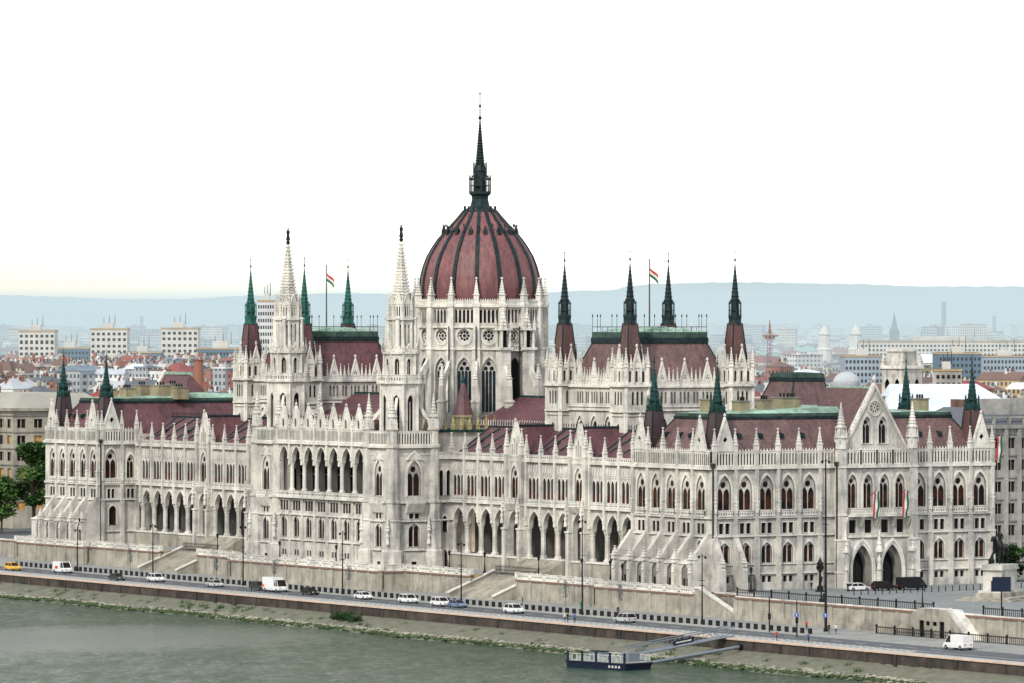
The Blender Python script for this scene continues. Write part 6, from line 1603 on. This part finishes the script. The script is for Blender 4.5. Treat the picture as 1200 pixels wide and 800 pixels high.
for dd, ll, px in cand:
    x, y = at(dd, ll)
    w = random.uniform(8, 26) * (1 + dd / 14000); d = random.uniform(7, 14) * (1 + dd / 14000); h = random.uniform(9, 20) + (random.random() < .06) * random.uniform(2, 9)
    if dd < 2400: w = random.uniform(8, 17); h = random.uniform(10, 19)
    if 2560 < dd < 2880 and px < 300: h = random.uniform(18, 29); w = random.uniform(7, 20)
    wi = random.choices(range(6), (4, 4, 2, 1.2, 1, 1))[0]; ri = random.choices(range(9), (1.8, 3.2, 4, 2.2, .4, .3, 1.8, 1.3, 3.0))[0]; kind = random.choices(range(4), (3, 3, 1.6, 1.5))[0]
    if ri in (3, 7, 8) and random.random() < .5: kind = 2
    rh = random.uniform(2.0, 5.0) if kind != 2 else 0; ang = ANG + random.choice((0, pi / 2, 0, pi / 2, .5)) + random.uniform(-.1, .1)
    visible = not (290 < px < 900 and dd < 2300) and -20 < px < 1220
    if n_ind < 290 and visible:
        m = MB(); house(m, 0, 0, w, d, h, ang, 'w_' + WALLS[wi][0], 'r_' + ROOFS[ri][0], kind, rh); o = m.build('city_house'); o.location = (x, y, .3); n_ind += 1
        lab = '%s city house with a %s %s roof in the town behind the parliament' % (WALLS[wi][0], ROOFS[ri][0], ('gabled', 'hipped', 'flat', 'mansard')[kind]); tag(o, lab, 'house', lab.replace(' city house', ' houses').replace('with a', 'with').replace(' roof in', ' roofs in'))
    else: house(rest, x, y, w, d, h, ang, 'w_' + WALLS[wi][0], 'r_' + ROOFS[ri][0], kind, rh)
tag(rest.build('distant_city'), 'mass of small roofs and walls of the distant city in haze', 'city', kind='stuff')
far = MB(); random.seed(5)
for i in range(1500):
    dd = random.uniform(6500, 12500); x, y = at(dd, random.uniform(-.1, .1) * dd); c = random.random()
    house(far, x, y, random.uniform(20, 70), random.uniform(12, 20), random.uniform(14, 30) + (c < .12) * 18, random.uniform(0, 3), random.choice(('w_white', 'w_grey', 'w_cream')), random.choice(('r_pale grey', 'r_dark grey', 'r_red tiled')), 2, 0)
tag(far.build('far_suburbs'), 'pale slab blocks of the far suburbs fading into haze below the hills', 'city', kind='stuff')
# named landmarks
def slab(name, px0, px1, D, ztop, label, rows, cols, wall='w_plain', ang=0, dep=14, extra=None, cat='building', side=True):
    e = empty(name, (*at(D, (px_l(px0, D) + px_l(px1, D)) / 2), 0), label, cat, rz=TH * 0 + atan2(RD[1], RD[0]) + ang)
    w = (px1 - px0) / 6448 * D; m = MB(); box(m, -w / 2, w / 2, 0, dep, 0, ztop, wall); box(m, -w / 2 - .3, w / 2 + .3, -.3, dep + .3, ztop - .8, ztop, 'w_band'); m.build('wall', e)
    if rows:
        g = MB(); fw = w / cols; fh = 3.1 if rows > 1 else 3
        for r in range(rows):
            for c in range(cols): u = -w / 2 + (c + .5) * fw; z = ztop - 2.4 - r * fh; box(g, u - fw * .27, u + fw * .27, -.12, .3, z - 1.5, z, 'glass')
        tag(g.build('window', e), kind='stuff' if rows * cols > 100 else None)
    m = MB(); box(m, -w * .2, w * .1, 3, 9, ztop, ztop + 3, 'w_plain'); 
    for k in range(3): ring(m, -w * .15 + k * w * .15, 5, [(ztop + 2, .18), (ztop + 6 + k, .1)], 4, 0, 'iron')
    m.build('roof_plant', e)
    return e
cmat('r_warm', (.34, .33, .29)); cmat('w_plain', (.62, .60, .55)); cmat('w_band', (.45, .33, .18)); cmat('w_blue', (.09, .15, .22)); cmat('w_teal', (.30, .40, .38)); cmat('w_pale', (.6, .62, .63)); cmat('w_ltblue', (.30, .37, .44))
for i, (a, b, zt, n) in enumerate(((20, 63, 45.0, 'leftmost'), (104, 148, 46.2, 'middle'), (187, 231, 46.6, 'rightmost'))):
    slab('apartment_tower', a + 2, b + 1, 3050, zt, n + ' of three white apartment blocks with square windows standing in a row', 8, 7, dep=22)
slab('office_tower', 302, 324, 2500, 59.5, 'tall pale office tower behind the leftmost dark spires', 16, 8, 'w_pale', dep=12)
slab('long_block', 1008, 1215, 3900, 37.0, 'very long white block with two rows of windows across the right background', 4, 46, 'w_plain', dep=16)
slab('glass_hall', 1100, 1150, 2700, 35.0, 'blue glass hall left of the grey blue one', 5, 10, 'w_blue', dep=40)
slab('glass_hall', 990, 1035, 2650, 34.0, 'blue grey hall with a flat roof left of the old stone tower', 4, 10, 'w_ltblue', dep=40)
slab('glass_hall', 1152, 1210, 2800, 33.0, 'pale blue hall at the right edge', 3, 14, 'w_ltblue', dep=40)
slab('long_hall', 230, 292, 2900, 36.5, 'long blue hall right of the rightmost white apartment block', 2, 16, 'w_blue', dep=30)
slab('long_hall', 62, 104, 3200, 35.5, 'dark blue hall between the leftmost and middle apartment blocks', 2, 10, 'w_blue', dep=30)
slab('long_hall', 148, 188, 3000, 34, 'blue hall between the middle and rightmost apartment blocks', 2, 9, 'w_blue', dep=30)
slab('white_house', 1096, 1127, 2250, 30.5, 'white house with a few dark windows before the blue halls', 2, 5, 'w_plain', dep=14)
def spire_tower(name, px, D, zt, w, label, mat, kind):
    e = empty(name, (*at(D, px_l(px, D)), 0), label, 'tower' if kind != 'chimney' else 'chimney'); m = MB()
    if kind == 'chimney': ring(m, 0, 0, [(0, w * .62), (zt, w * .42), (zt + .5, w * .5)], 12, 0, mat); m.build('shaft', e)
    elif kind == 'church': ring(m, 0, 0, [(0, w), (zt * .62, w)], 4, .4, mat); m.build('tower', e); m = MB(); ring(m, 0, 0, [(zt * .62, w * .95), (zt * .72, w * .5), (zt, .1)], 8, 0, mat); m.build('spire', e)
    else:
        ring(m, 0, 0, [(0, w), (zt * .55, w), (zt * .56, w * 1.1), (zt * .6, w * .8), (zt * .78, w * .7), (zt * .8, w * .85)], 8, pi / 8, mat); m.build('tower', e); m = MB(); ring(m, 0, 0, [(zt * .8, w * .8), (zt * .88, w * .5), (zt * .93, w * .15), (zt, .05)], 8, 0, mat); m.build('dome', e)
spire_tower('church_spire', 1048, 6500, 63, 7, 'grey church spire in the haze left of the tall chimney', 'r_dark grey', 'church')
spire_tower('factory_chimney', 1106, 7500, 78, 7, 'tallest thin grey chimney on the right skyline', 'r_blue grey', 'chimney')
spire_tower('factory_chimney', 1165, 8500, 61, 6, 'shorter thin chimney near the right edge of the skyline', 'r_blue grey', 'chimney')
spire_tower('factory_chimney', 166, 8500, 60, 6, 'thin faint chimney between the middle and rightmost apartment blocks', 'r_blue grey', 'chimney')
spire_tower('brick_chimney', 232.5, 1680, 37.3, 3.4, 'stout orange brick chimney behind the left roofs', 'r_orange tiled', 'chimney')
spire_tower('basilica_turret', 966, 4600, 50, 6.5, 'left one of two pale domed turrets left of the long white block', 'w_plain', 'dome')
spire_tower('basilica_turret', 1003, 4600, 50, 6.5, 'right one of two pale domed turrets left of the long white block', 'w_plain', 'dome')
e = empty('domed_hall', (*at(2300, px_l(992, 2300)), 0), 'pale grey ribbed dome among red roofs', 'dome'); m = MB(); ring(m, 0, 0, [(0, 5.6), (24, 5.6)], 20, 0, 'w_grey'); m.build('drum', e); m = MB(); ring(m, 0, 0, [(24, 5.5)] + [(24 + 5 * sin(i / 7 * pi / 2), 5.5 * cos(i / 7 * pi / 2) + .2) for i in range(1, 8)], 20, 0, 'r_pale grey'); m.build('dome', e)
e = empty('tower_crane', (*at(3100, px_l(902, 3100)), 0), 'red tower crane right of the rightmost chamber spire', 'crane'); m = MB()
for a, b in ((-1, -1), (1, -1), (-1, 1), (1, 1)): tube(m, [(a, b, 0), (a, b, 44)], .18, 'w_brick red', 4)
for i in range(18): z = i * 2.4; tube(m, [(-1, -1, z), (1, -1, z + 2.4)], .16, 'w_brick red', 4); tube(m, [(1, 1, z), (-1, 1, z + 2.4)], .16, 'w_brick red', 4)
m.build('mast', e); m = MB(); box(m, -2, 2, -2, 2, 40, 42.5, 'w_brick red'); ring(m, 0, 0, [(43, 1.3), (51, .2)], 4, 0, 'w_brick red'); tube(m, [(-4, -2, 42), (4, 3, 42)], .5, 'w_brick red', 4); m.build('jib', e)
# old stone tower and the big pale-roofed hall at the right
e = empty('stone_tower', (*at(1700, px_l(1057, 1700)), 0), 'old pale stone tower with open arches above the pale blue roof', 'tower', rz=.2); m = MB()
for k in range(4):
    F = Fr(4.4 * sin(k * pi / 2), -4.4 * cos(k * pi / 2), k * pi / 2)
    panel(m, F, rect(-4.4, 4.4, 0, 35.5), [arch(c, 27.5, 2.0, 4.4) for c in (-2.1, 2.1)], 0, .6, 'stone'); poly(m, F, rect(-4, 4, 27, 33), -.9, 'dark'); fbox(m, F, -4.7, 4.7, 35, 36, -.3, .6, 'stone_trim')
box(m, -3.2, 3.2, -3.2, 3.2, 35.8, 40.5, 'stone'); box(m, -3.6, 3.6, -3.6, 3.6, 40.3, 41, 'stone_trim'); m.build('wall', e)
for a, b in ((-4, -4), (4, -4), (-4, 4), (4, 4)): pinnacle(a, b, 36, 1.2, 4.0).build('pinnacle', e)
def big_hall():
    D = 1500; e = empty('pale_roofed_hall', (*at(D, px_l(1120, D)), 0), 'big cream hall with a wide pale blue sheet metal roof', 'building', rz=atan2(RD[1], RD[0]) + .06); m = MB(); w = 160 / 6448 * D
    box(m, -w / 2, w / 2, 0, 40, 0, 25.0, 'w_cream'); m.build('wall', e); m = MB(); m.add([(-w / 2, -.8, 25), (w / 2, -.8, 25), (w / 2 - 10, 20, 32.2), (-w / 2 + 3, 20, 32.2), (-w / 2, 40, 25), (w / 2, 40, 25)], [(0, 1, 2, 3), (3, 2, 5, 4), (0, 3, 4), (1, 2, 5)], 'r_ice'); m.build('roof', e)
cmat('r_ice', (.62, .68, .78))
big_hall()
# near neighbours left and right, with real windows
def near_block(name, x0, x1, y0, y1, h, label, wall, roof, glow, floors, cols, fl=3.9, base=.3, orders=False):
    e = empty(name, ((x0 + x1) / 2, (y0 + y1) / 2, base), label, 'building'); cx_, cy_ = (x0 + x1) / 2, (y0 + y1) / 2; m = MB(); wi = []
    for F, Ln, n in ((Fr(x0 - cx_, y0 - cy_, 0), x1 - x0, max(2, round(cols * (x1 - x0) / (y1 - y0)))), (Fr(x1 - cx_, y0 - cy_, SOU), y1 - y0, cols)):
        hs = []
        for r in range(floors):
            for c in range(n):
                u = Ln * (c + .5) / n; z = h - 2.6 - r * fl; w = min(2.3, Ln / n * .5); hs.append(rect(u - w / 2, u + w / 2, z - 2.1, z))
        panel(m, F, rect(0, Ln, 0, h), hs, 0, .4, wall)
        for r in range(floors): fbox(m, F, 0, Ln, h - 1.9 - r * fl, h - 1.65 - r * fl, 0, .22, 'stone_dark')
        fbox(m, F, -.5, Ln + .5, h - .7, h, -.4, .7, wall)
        if orders:
            for c in range(n + 1): fbox(m, F, Ln * c / n - .45, Ln * c / n + .45, 0, h - .7, 0, .55, wall)
        for q, s_ in enumerate(hs): 
            g = MB(); poly(g, F, s_, -.35, 'glass'); 
            if random.random() < glow: g = MB(); poly(g, F, s_, -.35, 'blind')  # lit window: glow of the room put in as plain yellow colour
            a0, a1 = s_[0][0], s_[1][0]; fbox(g, F, (a0 + a1) / 2 - .05, (a0 + a1) / 2 + .05, s_[0][1], s_[2][1], -.34, -.28, 'stone_trim'); wi.append(g)
    W, Dp = (x1 - x0) / 2, (y1 - y0) / 2
    box(m, -W + .45, W - .45, -Dp + .45, Dp - .45, 0, h - .2, 'dark'); m.build('wall', e); m2 = MB()
    m2.add([(-W, -Dp, h), (W, -Dp, h), (W, Dp, h), (-W, Dp, h), (-W + 5, -Dp + 5, h + 3.4), (W - 5, -Dp + 5, h + 3.4), (W - 5, Dp - 5, h + 3.4), (-W + 5, Dp - 5, h + 3.4)], [(0, 1, 5, 4), (1, 2, 6, 5), (2, 3, 7, 6), (3, 0, 4, 7), (4, 5, 6, 7)], roof)
    for k in range(4): box(m2, -W + 6 + k * 3, -W + 7.4 + k * 3, -Dp + 6, -Dp + 7.2, h + 2, h + 5.0, 'r_brown')
    if orders:
        for c in range(14): box(m2, W - .6, W - .1, -Dp + c * Dp / 7, -Dp + c * Dp / 7 + .6, h, h + 1.6, wall)
        box(m2, W - .5, W - .2, -Dp, Dp, h + 1.4, h + 1.7, wall); box(m2, W - 9, W - 3, -Dp + 4, -Dp + 14, h, h + 5.2, wall)
    m2.build('roof', e)
    for g in wi: g.build('window', e)
M['blind'] = simple('yellow lit window', (.45, .24, .06), .8, 0, .3)  # glow of lit rooms put in as plain yellow colour
near_block('corner_building', -262, -224, 35.5, 62, 28.5, 'tan city building with yellow lit windows right behind the big leafy tree', 'cream_stone', 'r_warm', .4, 6, 6)
near_block('corner_building', -300, -240, 2, 47, 28.0, 'beige building with grey roof at the left edge', 'cream_stone', 'r_warm', .25, 6, 9)
near_block('classical_building', 28, 52, 117, 170, 28, 'grey classical building with pilasters at the right edge behind the parliament', 'grey_stone', 'r_dark grey', .0, 6, 16, 4.4, orders=True)
# ---- hills
def hills():
    pts = [(-260, 345), (-100, 346), (0, 346), (60, 348), (150, 351), (210, 351), (290, 347), (400, 344), (500, 346), (600, 346), (690, 341), (715, 341), (735, 336), (765, 333), (860, 331), (1000, 333), (1080, 336), (1200, 336), (1330, 341), (1500, 345)]
    def yy(px):
        for (a, ya), (b, yb) in zip(pts[:-1], pts[1:]):
            if a <= px <= b: t = (px - a) / (b - a); t = t * t * (3 - 2 * t); return ya + (yb - ya) * t
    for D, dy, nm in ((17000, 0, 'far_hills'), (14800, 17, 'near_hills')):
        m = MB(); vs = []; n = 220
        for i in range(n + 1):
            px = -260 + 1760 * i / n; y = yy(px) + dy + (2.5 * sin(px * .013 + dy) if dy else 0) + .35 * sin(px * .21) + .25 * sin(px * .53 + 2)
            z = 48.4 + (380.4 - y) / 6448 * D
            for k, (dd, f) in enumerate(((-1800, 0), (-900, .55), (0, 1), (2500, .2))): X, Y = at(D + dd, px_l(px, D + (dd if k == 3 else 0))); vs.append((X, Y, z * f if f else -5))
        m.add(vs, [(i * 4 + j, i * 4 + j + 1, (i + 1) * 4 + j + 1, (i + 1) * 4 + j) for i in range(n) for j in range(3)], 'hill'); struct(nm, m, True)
M['hill'] = ground_mat('hazy hill woods', (.22, .28, .28), (.36, .42, .42), scale=.0009)  # pale haze tint put into the colour of the woods
hills()
# ---- haze: a thin air layer over the city, its scattered light put in as glow
def haze():
    m = bpy.data.materials.new('haze'); m.use_nodes = True; nt = m.node_tree; nt.nodes.clear(); o = N(nt, 'ShaderNodeOutputMaterial')
    S = 2.15e-4; a = N(nt, 'ShaderNodeVolumeAbsorption'); a.inputs['Color'].default_value = (0, 0, 0, 1); a.inputs['Density'].default_value = S
    e = N(nt, 'ShaderNodeEmission'); e.inputs['Color'].default_value = (.555, .685, .735, 1); e.inputs['Strength'].default_value = S * 1.12
    s = N(nt, 'ShaderNodeAddShader'); L(nt, a.outputs[0], s.inputs[0]); L(nt, e.outputs[0], s.inputs[1]); L(nt, s.outputs[0], o.inputs['Volume'])
    M['haze'] = m; mb = MB(); vs = []
    for z in (-2, 118):
        for D, l in ((2250, -1500), (2250, 1500), (20500, 6000), (20500, -6000)): x, y = at(D, l); vs.append((x, y, z))
    mb.add(vs, [(3, 2, 1, 0), (4, 5, 6, 7), (0, 1, 5, 4), (1, 2, 6, 5), (2, 3, 7, 6), (3, 0, 4, 7)], 'haze'); struct('haze', mb)
haze()
# ================================================================== LIGHT, SKY, CAMERA
SUN_AZ = radians(-58); SUN_EL = radians(42)      # from the south-west, over the viewer's right shoulder
sd = Vector((cos(SUN_AZ) * cos(SUN_EL), sin(SUN_AZ) * cos(SUN_EL), sin(SUN_EL)))
sun = bpy.data.lights.new('sun', 'SUN'); sun.energy = 3.15; sun.angle = radians(7); sun.color = (1, .96, .89)
so = bpy.data.objects.new('sun', sun); COL.objects.link(so); so.rotation_euler = sd.to_track_quat('Z', 'Y').to_euler(); so.location = (0, -100, 200)
wd = bpy.data.worlds.new('World'); SC.world = wd; wd.use_nodes = True; nt = wd.node_tree; nt.nodes.clear()
out = N(nt, 'ShaderNodeOutputWorld'); bg = N(nt, 'ShaderNodeBackground'); sk = N(nt, 'ShaderNodeTexSky', sky_type='NISHITA')
sk.sun_disc = False; sk.sun_elevation = SUN_EL; sk.sun_rotation = pi / 2 - SUN_AZ; sk.dust_density = 3
tc = N(nt, 'ShaderNodeTexCoord'); sx = N(nt, 'ShaderNodeSeparateXYZ'); L(nt, tc.outputs['Generated'], sx.inputs[0])
cloud = ramp(nt, sx.outputs[2], [(0, (46, 43.5, 36)), (.02, (44, 43, 40)), (.035, (25, 25, 24.6)), (.12, (19, 19.2, 19.4)), (.5, (13.5, 14.0, 14.6)), (1, (11, 11.6, 12.3))])
dt = N(nt, 'ShaderNodeVectorMath', operation='DOT_PRODUCT'); L(nt, tc.outputs['Generated'], dt.inputs[0]); dt.inputs[1].default_value = (RD[0], RD[1], 0)
low = ramp(nt, sx.outputs[2], [(0, (46, 30, 9)), (.010, (40, 30, 13)), (.02, (28, 27, 22)), (.12, (19, 19.2, 19.4)), (1, (11, 11.6, 12.3))])
side = mathn(nt, 'ADD', mathn(nt, 'MULTIPLY', dt.outputs['Value'], -6.0), .25)
sidec = N(nt, 'ShaderNodeClamp'); L(nt, side, sidec.inputs[0])
cloud = mixc(nt, sidec.outputs[0], cloud, low)
mx = mixc(nt, .88, sk.outputs[0], cloud)
L(nt, mx, bg.inputs['Color']); bg.inputs['Strength'].default_value = .074; L(nt, bg.outputs[0], out.inputs[0])
cam = bpy.data.cameras.new('camera'); co = bpy.data.objects.new('camera', cam); COL.objects.link(co)
cam.sensor_width = 36; cam.lens = 6448 / 1200 * 36; cam.clip_end = 60000; cam.clip_start = 5
cam.shift_y = -(400 - 380.4) / 1200
co.location = CAM; co.rotation_euler = Vector((VD[0], VD[1], 0)).to_track_quat('-Z', 'Y').to_euler(); SC.camera = co
SC.view_settings.view_transform = 'Standard'; SC.view_settings.look = 'None'; SC.view_settings.exposure = 0; SC.view_settings.gamma = 1
SC.cycles.max_bounces = 5; SC.cycles.transparent_max_bounces = 8; SC.cycles.volume_bounces = 0
